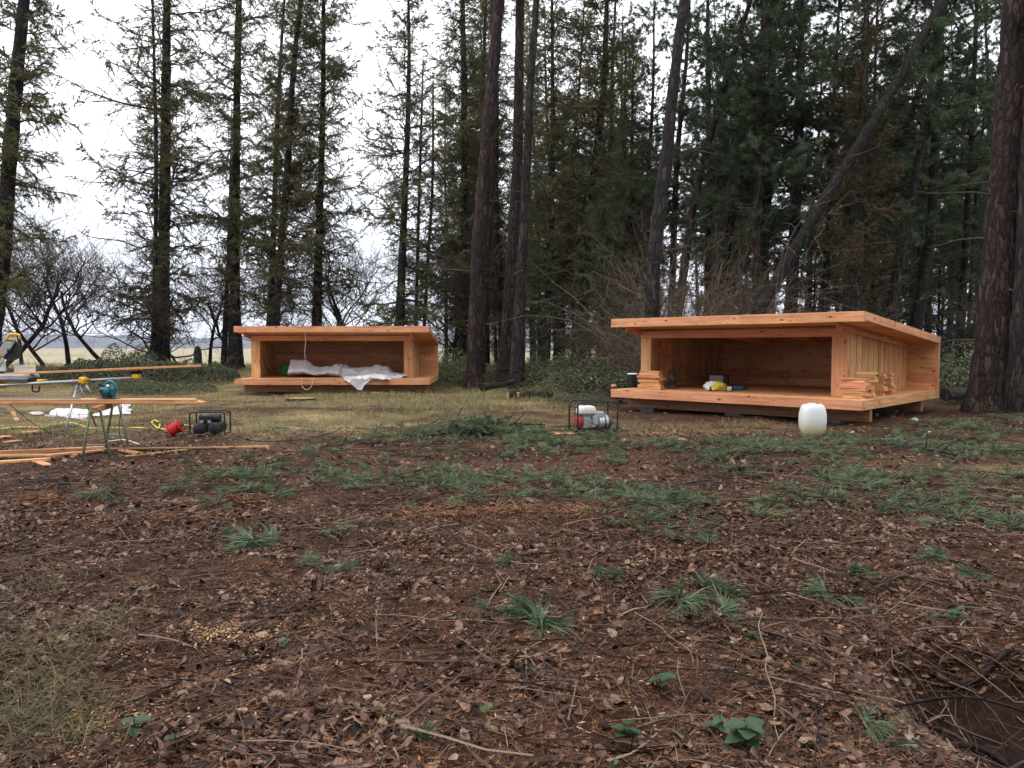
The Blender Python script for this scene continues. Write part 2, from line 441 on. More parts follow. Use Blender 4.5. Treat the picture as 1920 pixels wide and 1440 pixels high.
M['grass_green'] = attr_mat('green_grass', [(0, (.06, .10, .03)), (.6, (.12, .16, .05)), (1, (.24, .23, .10))], .6, .3, trans=.25)
M['pine_fresh'] = attr_mat('fresh_cut_pine_needles', [(0, (.045, .068, .032)), (.45, (.10, .142, .072)), (.8, (.18, .225, .125)), (1, (.30, .27, .13))], .5, .2, trans=.15)
M['pine_near'] = attr_mat('cut_pine_needles_near', [(0, (.045, .075, .034)), (.4, (.085, .14, .068)), (.8, (.16, .22, .125)), (1, (.30, .29, .15))], .5, .25, trans=.15)
M['stick'] = attr_mat('fallen_twigs', [(0, (.012, .008, .006)), (.4, (.060, .031, .021)), (.75, (.15, .095, .066)), (1, (.33, .25, .185))], .6, .2)
M['chip'] = attr_mat('wood_chips', [(0, (.30, .13, .05)), (.5, (.48, .22, .085)), (1, (.62, .42, .24))], .65, .3)
M['splinter'] = attr_mat('torn_red_wood', [(0, (.07, .028, .014)), (.5, (.20, .080, .034)), (1, (.36, .17, .075))], .65, .3)
M['black'] = noise_mat('black_paint', [(.3, (.008, .008, .009)), (.7, (.02, .02, .021))], 20, .42, 0, spec=.5)
M['rubber'] = noise_mat('black_rubber', [(.3, (.012, .012, .012)), (.7, (.028, .027, .026))], 30, .75, 0)
M['steel'] = noise_mat('aluminium', [(.3, (.42, .44, .47)), (.7, (.58, .60, .63))], 12, .38, 0, metal=.75, stretch=(.3, 4, 4))
M['grey_pl'] = noise_mat('grey_casing', [(.3, (.30, .31, .32)), (.7, (.42, .43, .43))], 9, .5, .05)
M['dark_grey'] = noise_mat('dark_grey_casing', [(.3, (.045, .048, .052)), (.7, (.085, .088, .09))], 12, .5, .05)
M['white_pl'] = noise_mat('white_plastic', [(.3, (.60, .61, .58)), (.7, (.75, .76, .74))], 5, .45, .05)
M['red'] = noise_mat('red_plastic', [(.3, (.50, .018, .02)), (.7, (.66, .035, .035))], 8, .42, .05)
M['dark_red'] = noise_mat('dull_red_paint', [(.3, (.20, .015, .015)), (.7, (.32, .03, .03))], 18, .55, .05)
M['yellow'] = noise_mat('yellow_plastic', [(.3, (.68, .40, .025)), (.7, (.80, .50, .04))], 8, .45, .05)
M['teal'] = noise_mat('teal_plastic', [(.3, (.005, .105, .145)), (.7, (.012, .16, .205))], 8, .4, .05)
M['green_pl'] = noise_mat('green_plastic', [(.3, (.03, .34, .02)), (.7, (.05, .50, .035))], 6, .42, .05)
M['leg_green'] = noise_mat('worn_green_metal', [(.35, (.17, .22, .14)), (.55, (.25, .31, .21)), (.72, (.12, .07, .04))], 14, .6, .2, .003)
M['rope'] = noise_mat('cord', [(.3, (.55, .52, .46)), (.7, (.68, .65, .58))], 40, .85, 0)
M['hose'] = mat('yellow_hose', (.72, .74, .10), .4)
M['hose_w'] = mat('white_hose', (.66, .64, .58), .5)
M['concrete'] = noise_mat('foundation_block', [(.3, (.09, .10, .10)), (.7, (.17, .18, .18))], 10, .9, .3)
M['stalk'] = noise_mat('dry_stalk', [(.3, (.15, .10, .06)), (.7, (.28, .20, .125))], 20, .7, .1)

# white sheet: slightly translucent fabric
m = noise_mat('white_sheet', [(.3, (.76, .76, .79)), (.7, (.86, .86, .89))], 3, .55, .3, .02, bscale=6)
tr = N(m, 'ShaderNodeBsdfTranslucent'); tr.inputs['Color'].default_value = (.75, .74, .78, 1)
ms = N(m, 'ShaderNodeMixShader'); ms.inputs[0].default_value = .22
Lk(m, BS(m).outputs[0], ms.inputs[1]); Lk(m, tr.outputs[0], ms.inputs[2]); Lk(m, ms.outputs[0], m.node_tree.nodes['Material Output'].inputs['Surface'])
M['sheet'] = m

# jerrycan: milky plastic, dirt at the foot
m = mat('milky_plastic', (.78, .80, .78), .38, 0, .5)
tc = N(m, 'ShaderNodeTexCoord'); sp = N(m, 'ShaderNodeSeparateXYZ'); Lk(m, tc.outputs['Object'], sp.inputs[0])
ns = N(m, 'ShaderNodeTexNoise'); ns.inputs['Scale'].default_value = 9; ns.inputs['Detail'].default_value = 5; Lk(m, tc.outputs['Object'], ns.inputs['Vector'])
mr = N(m, 'ShaderNodeMath', operation='MULTIPLY_ADD'); mr.inputs[1].default_value = .10; Lk(m, ns.outputs['Fac'], mr.inputs[0]); Lk(m, sp.outputs['Z'], mr.inputs[2])
r = ramp(m, [(0.08, (.40, .36, .17)), (.19, (.60, .58, .36)), (.24, (.62, .64, .56)), (.36, (.70, .72, .70))], mr.outputs[0]); Lk(m, r.outputs[0], BS(m).inputs['Base Color'])
M['milky'] = m

# ------------------------------------------------------------------ ground
def axis_pts(lo_far, lo, hi, hi_far, step, grow=1.10):
    core = list(np.arange(lo, hi, step)); s, v = step, hi
    while v < hi_far: core.append(v); s *= grow; v += s
    core.append(hi_far); s, v, pre = step, lo, []
    while True:
        s *= grow; v -= s
        if v < lo_far: break
        pre.append(v)
    pre.append(lo_far)
    return np.array(pre[::-1] + core)

xs = axis_pts(-4000, -6.0, 6.5, 4000, 0.09, 1.06)
ys = axis_pts(-40, 1.6, 7.5, 5000, 0.075, 1.025)
X, Y = np.meshgrid(xs, ys)
Z = gz(X, Y)
def vnoise(x, y, s, seed):
    """cheap smooth value noise"""
    g = np.random.default_rng(seed).random((64, 64))
    u, v = x * s, y * s
    i, j = np.floor(u).astype(int), np.floor(v).astype(int)
    fu, fv = u - i, v - j
    fu, fv = fu * fu * (3 - 2 * fu), fv * fv * (3 - 2 * fv)
    a, b = g[i % 64, j % 64], g[(i + 1) % 64, j % 64]
    c, d = g[i % 64, (j + 1) % 64], g[(i + 1) % 64, (j + 1) % 64]
    return (a * (1 - fu) + b * fu) * (1 - fv) + (c * (1 - fu) + d * fu) * fv
bump = (vnoise(X, Y, 1.7, 1) - .5) * .05 + (vnoise(X, Y, 5.1, 2) - .5) * .03 + (vnoise(X, Y, 11, 3) - .5) * .014
Z = Z + bump * (1 - sst(25, 60, Y)) * (1 - sst(15, 40, np.abs(X)))
def straw_mask(x, y):
    n = vnoise(x, y, .55, 5) * 2.4 + vnoise(x, y, 1.9, 6) * 1.0 - 1.7
    a = sst(9.9, 12.6, y + n * 1.3 + np.minimum(0, x) * 0.05) * (1 - sst(.9, 3.0, x + n * .6))
    b = sst(11.6, 12.4, y + n * .6) * sst(.5, 1.5, x) * (1 - sst(12.9, 13.6, y - .2 * x + n * .3)) * (1 - sst(5.5, 6.8, x)) * .42
    c = np.exp(-(((x - 5.6) / 1.3) ** 2 + ((y - 8.6) / .9) ** 2)) * .6
    d = (sst(22, 26, y) * (1 - sst(-4, 3, x)))
    pt = sst(.30, .62, vnoise(x, y, .75, 71) * .55 + vnoise(x, y, 2.1, 72) * .45)
    return np.clip(np.maximum.reduce([a * (1 - sst(23, 27, y)) * (.22 + .78 * pt) + d, b * pt, c * pt]), 0, 1)
sm = straw_mask(X, Y)
fld = sst(40, 52, Y) * (1 - sst(-3, 8, X - Y * .12)) + sst(130, 190, Y)
fld = np.clip(fld, 0, 1)
c_duff = np.array([.078, .036, .021]); c_dark = np.array([.019, .012, .009]); c_straw = np.array([.20, .155, .078]); c_field = np.array([.285, .25, .165]); c_wood = np.array([.040, .036, .020])
mixn = vnoise(X, Y, .8, 9)[..., None] * .6 + vnoise(X, Y, 3.1, 10)[..., None] * .4
col = c_dark * (1 - mixn) + c_duff * 1.25 * mixn
col = col * (1 - sm[..., None]) + c_straw * (.35 + 1.05 * mixn) * (.7 + .6 * vnoise(X, Y, 2.2, 61)[..., None]) * sm[..., None]
wd = (sst(21, 26, Y) * sst(-2, 3, X))[..., None]
col = col * (1 - wd) + c_wood * wd
col = col * (1 - fld[..., None]) + (c_field * (.85 + .3 * vnoise(X, Y, .03, 12)[..., None])) * fld[..., None]
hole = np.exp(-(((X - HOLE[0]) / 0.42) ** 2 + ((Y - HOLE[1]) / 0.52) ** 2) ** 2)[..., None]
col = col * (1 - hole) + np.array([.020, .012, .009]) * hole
ny, nx = X.shape
idx = np.arange(nx * ny).reshape(ny, nx)
q = np.stack([idx[:-1, :-1], idx[:-1, 1:], idx[1:, 1:], idx[1:, :-1]], -1).reshape(-1, 4)
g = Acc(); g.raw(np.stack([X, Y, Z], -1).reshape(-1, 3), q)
gm = mat('forest_ground', (.05, .03, .02), .85, 0, .12)
a_ = N(gm, 'ShaderNodeAttribute', attribute_name='tone')
tc = N(gm, 'ShaderNodeTexCoord')
n1 = N(gm, 'ShaderNodeTexNoise'); n1.inputs['Scale'].default_value = 14; n1.inputs['Detail'].default_value = 8; n1.inputs['Roughness'].default_value = .7
Lk(gm, tc.outputs['Object'], n1.inputs['Vector'])
r1 = ramp(gm, [(.3, (.45, .42, .42)), (.5, (1, 1, 1)), (.72, (1.9, 1.75, 1.6))], n1.outputs['Fac'])
mx = N(gm, 'ShaderNodeMix', data_type='RGBA', blend_type='MULTIPLY'); mx.inputs['Factor'].default_value = .9
Lk(gm, a_.outputs['Color'], mx.inputs['A']); Lk(gm, r1.outputs[0], mx.inputs['B']); Lk(gm, mx.outputs['Result'], BS(gm).inputs['Base Color'])
n2 = N(gm, 'ShaderNodeTexNoise'); n2.inputs['Scale'].default_value = 45; n2.inputs['Detail'].default_value = 6; Lk(gm, tc.outputs['Object'], n2.inputs['Vector'])
bp = N(gm, 'ShaderNodeBump'); bp.inputs['Strength'].default_value = .8; bp.inputs['Distance'].default_value = .02
Lk(gm, n2.outputs['Fac'], bp.inputs['Height']); Lk(gm, bp.outputs[0], BS(gm).inputs['Normal'])
ground = g.build('ground', gm, smooth=True)
tag(ground, kind='structure')
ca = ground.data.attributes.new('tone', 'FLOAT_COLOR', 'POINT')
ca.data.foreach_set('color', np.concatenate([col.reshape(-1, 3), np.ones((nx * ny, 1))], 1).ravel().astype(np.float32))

# surface height including the small bumps, for scattering
def gs(x, y):
    x = np.asarray(x, float); y = np.asarray(y, float)
    b = (vnoise(x, y, 1.7, 1) - .5) * .05 + (vnoise(x, y, 5.1, 2) - .5) * .03 + (vnoise(x, y, 11, 3) - .5) * .014
    return gz(x, y) + b * (1 - sst(25, 60, y)) * (1 - sst(15, 40, np.abs(x)))

# distant wooded hills
hill_m = noise_mat('wooded_hill_haze_tint', [(.3, (.085, .095, .125)), (.7, (.15, .155, .18))], .02, .9, 0, spec=.1)  # bluish fading of distance is put into the base colour
for (x0, x1, yy, hh, seed) in ((-1500, 900, 1500, 38, 1), (-2600, 2600, 2400, 52, 2)):
    xx = np.linspace(x0, x1, 160)
    prof = hh * (.35 + .65 * vnoise(xx, xx * 0, .0035, seed + 30)) + 3.5 * vnoise(xx, xx * 0, .06, seed + 40)
    prof *= sst(0, .08, (xx - x0) / (x1 - x0)) * (1 - sst(.92, 1, (xx - x0) / (x1 - x0)))
    rows = []
    for t, hf in ((0, 0), (.12, .45), (.3, .85), (.5, 1), (.8, .6), (1, 0)):
        rows.append(np.stack([xx, np.full_like(xx, yy + t * 420) + 12 * np.sin(xx * .02), prof * hf - (.5 if hf == 0 else 0)], -1))
    V = np.stack(rows); k, n_ = V.shape[:2]; ii = np.arange(k * n_).reshape(k, n_)
    h_ = Acc(); h_.raw(V.reshape(-1, 3), np.stack([ii[:-1, :-1], ii[:-1, 1:], ii[1:, 1:], ii[1:, :-1]], -1).reshape(-1, 4))
    tag(h_.build('hills', hill_m, smooth=True), kind='structure')

# ------------------------------------------------------------------ haze
hz_ = Acc(); hz_.box((0, 2550, 34), (8600, 5400, 72))
hm_ = bpy.data.materials.new('haze'); hm_.use_nodes = True
for n_ in list(hm_.node_tree.nodes):
    if n_.type == 'BSDF_PRINCIPLED': hm_.node_tree.nodes.remove(n_)
vp = N(hm_, 'ShaderNodeVolumePrincipled'); vp.inputs['Color'].default_value = (.86, .90, 1.0, 1); vp.inputs['Density'].default_value = .00010; vp.inputs['Anisotropy'].default_value = 0
Lk(hm_, vp.outputs[0], hm_.node_tree.nodes['Material Output'].inputs['Volume'])
tag(hz_.build('haze', hm_), 'thin winter haze over the clearing and the fields', 'haze', kind='stuff')

# ------------------------------------------------------------------ planks
_plank_cache = {}
def plank(name, p0, p1, w, t, up=(0, 0, 1), mt='wood', parent=None, ch=.004, label=None):
    """board from p0 to p1 (centre line); w across, t along up"""
    p0, p1, up = Vector(p0), Vector(p1), Vector(up)
    d = p1 - p0; L = d.length; x = d.normalized()
    y = up.cross(x).normalized(); z = x.cross(y)
    key = (round(L, 3), round(w, 3), round(t, 3), mt, ch)
    if key not in _plank_cache:
        a = Acc(); a.box((0, 0, 0), (L, w, t), ch=ch)
        o = a.build(name, M[mt]); _plank_cache[key] = o.data
        bpy.data.objects.remove(o)
    o = link(name, _plank_cache[key], parent)
    o.matrix_basis = Matrix.Translation((p0 + p1) / 2) @ Matrix((x, y, z)).transposed().to_4x4()
    if label: o['label'] = label
    return o

# ------------------------------------------------------------------ the two shelters
def shelter(FL, FR, depth, label, hdrop=.39):
    """local axes: X along the front from its left end, Y to the back, Z up; origin on the ground under the front left corner"""
    FL, FR = Vector(FL), Vector(FR)
    W = (FR - FL).length
    ang = math.atan2(FR.y - FL.y, FR.x - FL.x)
    zb = .293
    root = thing('wooden_shelter', label, 'shelter', (FL.x, FL.y, 0), ang)
    Lf, Ri, Sb = .22, .58, .82            # insets of the closed part
    zt = zb + .172                        # deck top
    # bearing beams and blocks
    for yb in (.52, depth * .5, depth - 1.15):
        xe = W - .9 if yb == depth * .5 else W - .04
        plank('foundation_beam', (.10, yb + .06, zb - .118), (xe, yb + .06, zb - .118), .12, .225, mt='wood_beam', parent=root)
        for xb in (.6, W * .5, W - .7):
            b = Acc(); b.box((xb, yb + .07, .0), (.34, .2, .13)); b.build('foundation_block', M['concrete'], root)
    # deck joists closing the sides
    plank('deck_fascia', (-.0, .02, zb + .088), (W, .02, zb + .088), .04, .176, mt='wood', parent=root)
    for xs_ in (.02, W - .02):
        plank('side_fascia', (xs_, .042, zb + .086), (xs_, depth, zb + .086), .04, .172, mt='wood_pale', parent=root)
    n = int((depth - .05) / .145); pw = (depth - .045) / n
    for i in range(n):
        y = .043 + (i + .5) * pw
        plank('deck_board', (.044, y, zt - .012 + R_.uniform(-.0015, .0015)), (W - .044, y, zt - .012), pw - .005, .026, parent=root)
    zr = lambda y, top=1.995: top - hdrop * y / depth            # top surface of the roof
    # roof boards (run front to back slope), fascia, trims
    n = int(depth / .2); pw = depth / n
    sl = math.atan2(hdrop, depth); upn = (0, math.sin(sl), math.cos(sl))
    for i in range(n):
        y = (i + .5) * pw
        plank('roof_board', (.045, y, zr(y) - .135), (W - .045, y, zr(y) - .135), pw - .004, .024, up=upn, parent=root)
    plank('roof_fascia', (0, .02, zr(0) - .078), (W, .02, zr(0) - .078), .04, .150, parent=root)
    plank('drip_board', (.0, .014, zr(0) - .168), (W + .02, .014, zr(0) - .168), .064, .028, mt='wood_pale', parent=root)
    for xs_ in (.02, W - .02):
        plank('roof_side_board', (xs_, .042, zr(.04) - .075), (xs_, depth, zr(depth) - .075), .04, .150, up=upn, parent=root)
    plank('roof_fascia', (.045, depth - .02, zr(depth) - .078), (W - .045, depth - .02, zr(depth) - .078), .04, .14, parent=root)
    felt = Acc(); felt.box((W / 2, depth / 2, (zr(0) + zr(depth)) / 2 - .112), (W - .09, depth - .09, .016), rot=Matrix.Rotation(-sl, 3, 'X'))
    felt.build('roofing_felt', M['rubber'], root)
    # rafters outside and inside the side walls
    yb = depth - .14
    for xs_ in (Lf - .03, Ri and W - Ri + .03, W * .35, W * .62):
        plank('rafter', (xs_, .30 if xs_ in (Lf - .03, W - Ri + .03) else .98, zr(.3 if xs_ in (Lf - .03, W - Ri + .03) else .98) - .21), (xs_, depth - .7, zr(depth - .7) - .21), .045, .115, up=upn, parent=root)
    # posts and header
    zh = 1.735
    pw_ = .26
    for a_, b_ in ((Lf, Lf + pw_), (W - Ri - pw_, W - Ri)):
        plank('post', ((a_ + b_) / 2, Sb + .05, zt + .002), ((a_ + b_) / 2, Sb + .05, 1.575), pw_, .10, up=(0, -1, 0), parent=root, ch=.006)
    plank('header_beam', (Lf, Sb + .03, 1.655), (W - Ri, Sb + .03, 1.655), .10, .155, parent=root, ch=.006)
    plank('header_beam', (Lf + .02, Sb + .16, 1.675), (W - Ri - .02, Sb + .16, 1.675), .06, .12, parent=root, ch=.006)
    # side walls: vertical boards, alternately proud
    for side, xw, s in (('l', Lf + .035, -1), ('r', W - Ri - .035, 1)):
        y0, y1 = Sb + .12, yb - .03
        n = max(8, int((y1 - y0) / .15)); bw = (y1 - y0) / n
        for i in range(n):
            y = y0 + (i + .5) * bw
            off = (.006 if i % 2 else -.006) * s
            ztop = zr(y) - .158 - .01
            plank('wall_board', (xw + off, y, zt + .002), (xw + off, y, ztop), bw + (-.012 if i % 2 else .012), .024, up=(1, 0, 0), parent=root, mt='wood_pale' if R_.random() < .62 else 'wood')
        plank('brace', (xw - .055 * s, y0 + .05, 1.5), (xw - .055 * s, y0 + (y1 - y0) * .75, zt + .06), .10, .04, up=(1, 0, 0), parent=root)
        plank('wall_rail', (xw - .05 * s, y0, zt + .05), (xw - .05 * s, y1, zt + .05), .09, .04, up=(1, 0, 0), parent=root)
    # back wall: horizontal boards the full width
    n = 6; hgt = zr(yb) - .155 - zt - .01; bh = hgt / n
    for i in range(n):
        z = zt + .004 + (i + .5) * bh
        plank('back_board', (.03, yb + (.004 if i % 2 else -.004), z), (W - .055, yb + (.004 if i % 2 else -.004), z), bh - .001, .035, up=(0, -1, 0), parent=root)
    for xs_ in (.0 + .03, W - .03):
        plank('end_post', (xs_, yb + .075, zt + .001), (xs_, yb + .075, zr(yb + .075) - .155), .05, .10, up=(0, 1, 0), parent=root)
    for xs_ in (Lf + .13, W - Ri - .13):
        b = Acc(); b.tube([(xs_, Sb - .03, 1.66), (xs_, Sb - .022, 1.66)], .012, 8)
        b.build('bolt_head', M['steel'], root)
    return root, W, ang, zt

zb = .293
FLr, FRr = at(1145, 744.5, zb), at(1616, 770.5, zb)
e1 = (FRr - FLr); e1.z = 0; Wr = e1.length; e1.normalize(); e2 = Vector((-e1.y, e1.x, 0))
# depth such that the rear right corner falls at column 1762
def solve_depth(FR, e2, px):
    k = (px - 960) / F_PX
    return (k * FR.y - FR.x) / (e2.x - k * e2.y)
dep_r = solve_depth(FRr, e2, 1763)
SR, Wr, ANGr, ZT = shelter(FLr, FRr, dep_r, 'open fronted timber shelter on the near side of the clearing, stacked with board offcuts')
FLl, FRl = at(440, 721.9, zb), at(805, 721.6, zb)
f1 = (FRl - FLl); f1.z = 0; f1.normalize(); f2 = Vector((-f1.y, f1.x, 0))
SL, Wl, ANGl, _ = shelter(FLl, FRl, 3.4, 'smaller looking timber shelter farther off with a white sheet on its deck')
def RS(x, y, z=0): return SR.matrix_basis @ Vector((x, y, z)) if False else Vector((FLr.x, FLr.y, 0)) + e1 * x + e2 * y + Vector((0, 0, z))
def LS(x, y, z=0): return Vector((FLl.x, FLl.y, 0)) + f1 * x + f2 * y + Vector((0, 0, z))
print('shelter W', Wr, dep_r, Wl, 'ang', math.degrees(ANGr), math.degrees(ANGl))

# ------------------------------------------------------------------ tree crowns (prototype meshes)
def spruce_crown(name, H, z0, Lmax, seed, live=.75, dens=1.0, needles='needle_olive', dead_low=4.0, per=5, spacing=.42):
    r = np.random.default_rng(seed)
    zs = []
    z = z0
    while z < H - .3:
        for _ in range(r.integers(max(2, per - 2), per + 1)): zs.append(z + r.uniform(-.12, .12))
        z += spacing * r.uniform(.6, 1.5)
    zs = np.array(zs); n = len(zs)
    az = r.uniform(0, 2 * PI, n)
    tz = (zs - z0) / (H - z0)
    L = Lmax * (1 - tz) ** .6 * r.uniform(.22, 1.0, n) * np.where(r.random(n) < .12, 1.4, 1) + .25
    L *= np.clip(.55 + tz * 3, .55, 1)
    el = r.normal(.08, .33, n) + tz * .35
    k = 7; s = np.linspace(0, 1, k)
    d = np.stack([np.cos(az), np.sin(az), np.zeros(n)], -1)
    bend = r.uniform(-.35, -.05, n)
    P = d[:, None, :] * (L[:, None] * s)[..., None] * np.cos(el)[:, None, None]
    P[:, :, 2] = zs[:, None] + L[:, None] * (np.sin(el)[:, None] * s + bend[:, None] * s ** 1.5 * .6 + .22 * s ** 3)
    P[:, 1:, :] += np.cumsum(r.normal(0, .045, (n, k - 1, 3)), 1) * L[:, None, None]
    a = Acc()
    a.tubes(P, (.006 + .011 * L[:, None]) * (1 - .8 * s)[None], 4, 0, r.random(n) * .7)
    alive = (r.random(n) < live) & (zs > z0 + r.uniform(0, dead_low, n) * .6)
    # twigs
    nt_ = np.maximum(5, (L * 15 * dens).astype(int))
    bi = np.repeat(np.arange(n), nt_); m_ = len(bi)
    st = np.clip(.12 + .9 * r.random(m_), 0, .99)
    f = st * (k - 1); i0 = f.astype(int); fr = (f - i0)[:, None]
    base = P[bi, i0] * (1 - fr) + P[bi, np.minimum(i0 + 1, k - 1)] * fr
    tan = nrm(P[bi, np.minimum(i0 + 1, k - 1)] - P[bi, i0])
    lat = nrm(np.cross(tan, [0, 0, 1.0])) * np.where(r.random(m_) < .5, 1, -1)[:, None]
    td = nrm(tan * r.uniform(.3, 1.0, m_)[:, None] + lat * r.uniform(.4, 1.0, m_)[:, None] + np.array([0, 0, 1]) * r.normal(-.08, .5, m_)[:, None])
    tl = (.22 + .40 * L[bi] * (1.05 - st) * .8) * r.uniform(.4, 1.35, m_)
    kt = 4; s2 = np.linspace(0, 1, kt)
    T = base[:, None] + td[:, None] * (tl[:, None] * s2)[..., None]
    T[:, :, 2] -= (tl[:, None] * s2 ** 2) * r.uniform(-.2, .7, m_)[:, None]
    a.tubes(T, (.0062 * (1 - .75 * s2))[None] * np.ones((m_, 1)), 3, 0, r.random(m_) * .8)
    # needle sprigs
    al = alive[bi]
    ns_ = np.where(al, np.maximum(7, (tl * 80 * dens).astype(int)), r.integers(0, 3, m_))
    ti = np.repeat(np.arange(m_), ns_); q_ = len(ti)
    u = r.random(q_)
    fb = u * (kt - 1); j0 = fb.astype(int); ff = (fb - j0)[:, None]
    sb = T[ti, j0] * (1 - ff) + T[ti, np.minimum(j0 + 1, kt - 1)] * ff
    rd = nrm(r.normal(0, 1, (q_, 3)))
    sd = nrm(td[ti] * .75 + rd * .65)
    side = nrm(np.cross(sd, nrm(r.normal(0, 1, (q_, 3)))))
    tint = np.clip(r.normal(.45, .22, q_) + (r.random(len(alive)) < .12)[bi[ti]] * .4 + (1 - u) * .1, 0, 1)
    a.tris(sb, sd, side, r.uniform(.055, .14, q_), r.uniform(.016, .032, q_), 1, tint)
    o = a.build(name, [M['twig'], M[needles]])
    me = o.data; bpy.data.objects.remove(o)
    return me

def pine_crown(name, H, z0, Lmax, seed, dens=1.0, needles='needle_green', shape=.5, br=3.4, nl=.19):
    r = np.random.default_rng(seed)
    n = int((H - z0) * br)
    zs = np.sort(z0 + (H - z0) * r.random(n)); tz = (zs - z0) / (H - z0)
    az = r.uniform(0, 2 * PI, n)
    L = Lmax * np.clip(np.minimum((tz + .25) * 2.2, (1.08 - tz) ** shape), .15, 1) * r.uniform(.5, 1.1, n)
    el = r.normal(.05, .25, n) + tz * .5
    k = 7; s = np.linspace(0, 1, k)
    d = np.stack([np.cos(az), np.sin(az), np.zeros(n)], -1)
    P = d[:, None, :] * (L[:, None] * s)[..., None] * np.cos(el)[:, None, None]
    P[:, :, 2] = zs[:, None] + L[:, None] * (np.sin(el)[:, None] * s + r.uniform(-.25, .1, n)[:, None] * s ** 2 + .12 * s ** 3)
    P[:, 1:, :] += np.cumsum(r.normal(0, .035, (n, k - 1, 3)), 1) * L[:, None, None]
    a = Acc(); a.tubes(P, (.008 + .014 * L[:, None]) * (1 - .8 * s)[None], 4, 0, r.random(n) * .5)
    nt_ = np.maximum(5, (L * 6.5).astype(int)); bi = np.repeat(np.arange(n), nt_); m_ = len(bi)
    st = np.clip(.25 + .78 * r.random(m_), 0, .995); f = st * (k - 1); i0 = f.astype(int); fr = (f - i0)[:, None]
    base = P[bi, i0] * (1 - fr) + P[bi, np.minimum(i0 + 1, k - 1)] * fr
    tan = nrm(P[bi, np.minimum(i0 + 1, k - 1)] - P[bi, i0])
    td = nrm(tan * r.uniform(.3, 1, m_)[:, None] + nrm(r.normal(0, 1, (m_, 3)) * [1, 1, .6]) * .8)
    tl = r.uniform(.25, .8, m_)
    kt = 4; s2 = np.linspace(0, 1, kt)
    T = base[:, None] + td[:, None] * (tl[:, None] * s2)[..., None]; T[:, :, 2] += (tl[:, None] * s2 ** 2) * r.uniform(-.2, .3, m_)[:, None]
    a.tubes(T, (.009 * (1 - .6 * s2))[None] * np.ones((m_, 1)), 3, 0, r.random(m_) * .6)
    # tufts
    nf = np.maximum(3, (tl * 11 * dens).astype(int)); ti = np.repeat(np.arange(m_), nf); t_ = len(ti)
    u = np.clip(.35 + .7 * r.random(t_), 0, 1); fb = u * (kt - 1) * .999; j0 = fb.astype(int); ff = (fb - j0)[:, None]
    tb = T[ti, j0] * (1 - ff) + T[ti, np.minimum(j0 + 1, kt - 1)] * ff
    tdn = nrm(td[ti] + r.normal(0, .35, (t_, 3)))
    m2 = 14; fi = np.repeat(np.arange(t_), m2); q_ = len(fi)
    rd = nrm(r.normal(0, 1, (q_, 3)))
    sd = nrm(tdn[fi] * .9 + rd * .95 + [0, 0, -.12])
    side = nrm(np.cross(sd, nrm(r.normal(0, 1, (q_, 3)))))
    tint = np.clip(r.normal(.42, .2, t_)[fi] + r.normal(0, .1, q_), 0, .95)
    tint = np.where((r.random(t_) < .03)[fi], 1.0, tint)
    a.tris(tb[fi] + rd * .01, sd, side, nl * r.uniform(.6, 1.15, q_), r.uniform(.013, .022, q_), 1, tint)
    o = a.build(name, [M['twig'], M[needles]]); me = o.data; bpy.data.objects.remove(o)
    return me

CR = {
    'spA': spruce_crown('crown', 25, 2.2, 3.1, 1, live=.92, dens=.9, spacing=.34),
    'spB': spruce_crown('crown', 23, 2.2, 2.6, 2, live=.88, dens=1.0, spacing=.35),
    'spC': spruce_crown('crown', 24, 2.2, 2.9, 3, live=.92, dens=.9, spacing=.34),
    'spThin': spruce_crown('crown', 17, 1.8, 1.5, 4, live=.7, dens=.8, per=4),
    'spLow': spruce_crown('crown', 18, .8, 3.7, 5, live=.92, dens=.8, spacing=.36),
    'spBrown': spruce_crown('crown', 18, 1.4, 3.2, 6, live=.9, dens=.75, needles='needle_brown', spacing=.38),
    'piA': pine_crown('crown', 22, 5.5, 3.6, 7),
    'piB': pine_crown('crown', 21, 3.2, 3.3, 8, dens=1.1),
    'piC': pine_crown('crown', 19, 7.0, 3.8, 9, dens=1.15, br=4.4),
    'piTop': pine_crown('crown', 23, 14.5, 3.6, 10, dens=.9),
    'piYoung': pine_crown('crown', 9, .8, 2.2, 12, dens=1.0, br=5.5, nl=.16),
}

def trunk_mesh(P, R, mt, sides=14, rough=.07, parent=None):
    P = np.array([tuple(p) for p in P], float); R = np.array(R, float)
    seg = np.linalg.norm(np.diff(P, axis=0), axis=1); cum = np.concatenate([[0], np.cumsum(seg)])
    n = int(max(6, min(90, cum[-1] / .28)))
    t = np.linspace(0, cum[-1], n)
    # smooth curve by Catmull-Rom then even spacing
    Ps, Rs = resample(P, R, 6)
    sg = np.concatenate([[0], np.cumsum(np.linalg.norm(np.diff(Ps, axis=0), axis=1))])
    t = np.linspace(0, sg[-1], n)
    Q = np.stack([np.interp(t, sg, Ps[:, i]) for i in range(3)], -1); RR = np.interp(t, sg, Rs)
    RR = RR * (1 + .03 * np.sin(t * 3.1) + .02 * np.sin(t * 7.7 + 1))
    a = Acc(); a.tubes(Q[None], RR[None], sides, 0, rough=rough)
    return a.build('trunk', M[mt], parent, smooth=True)

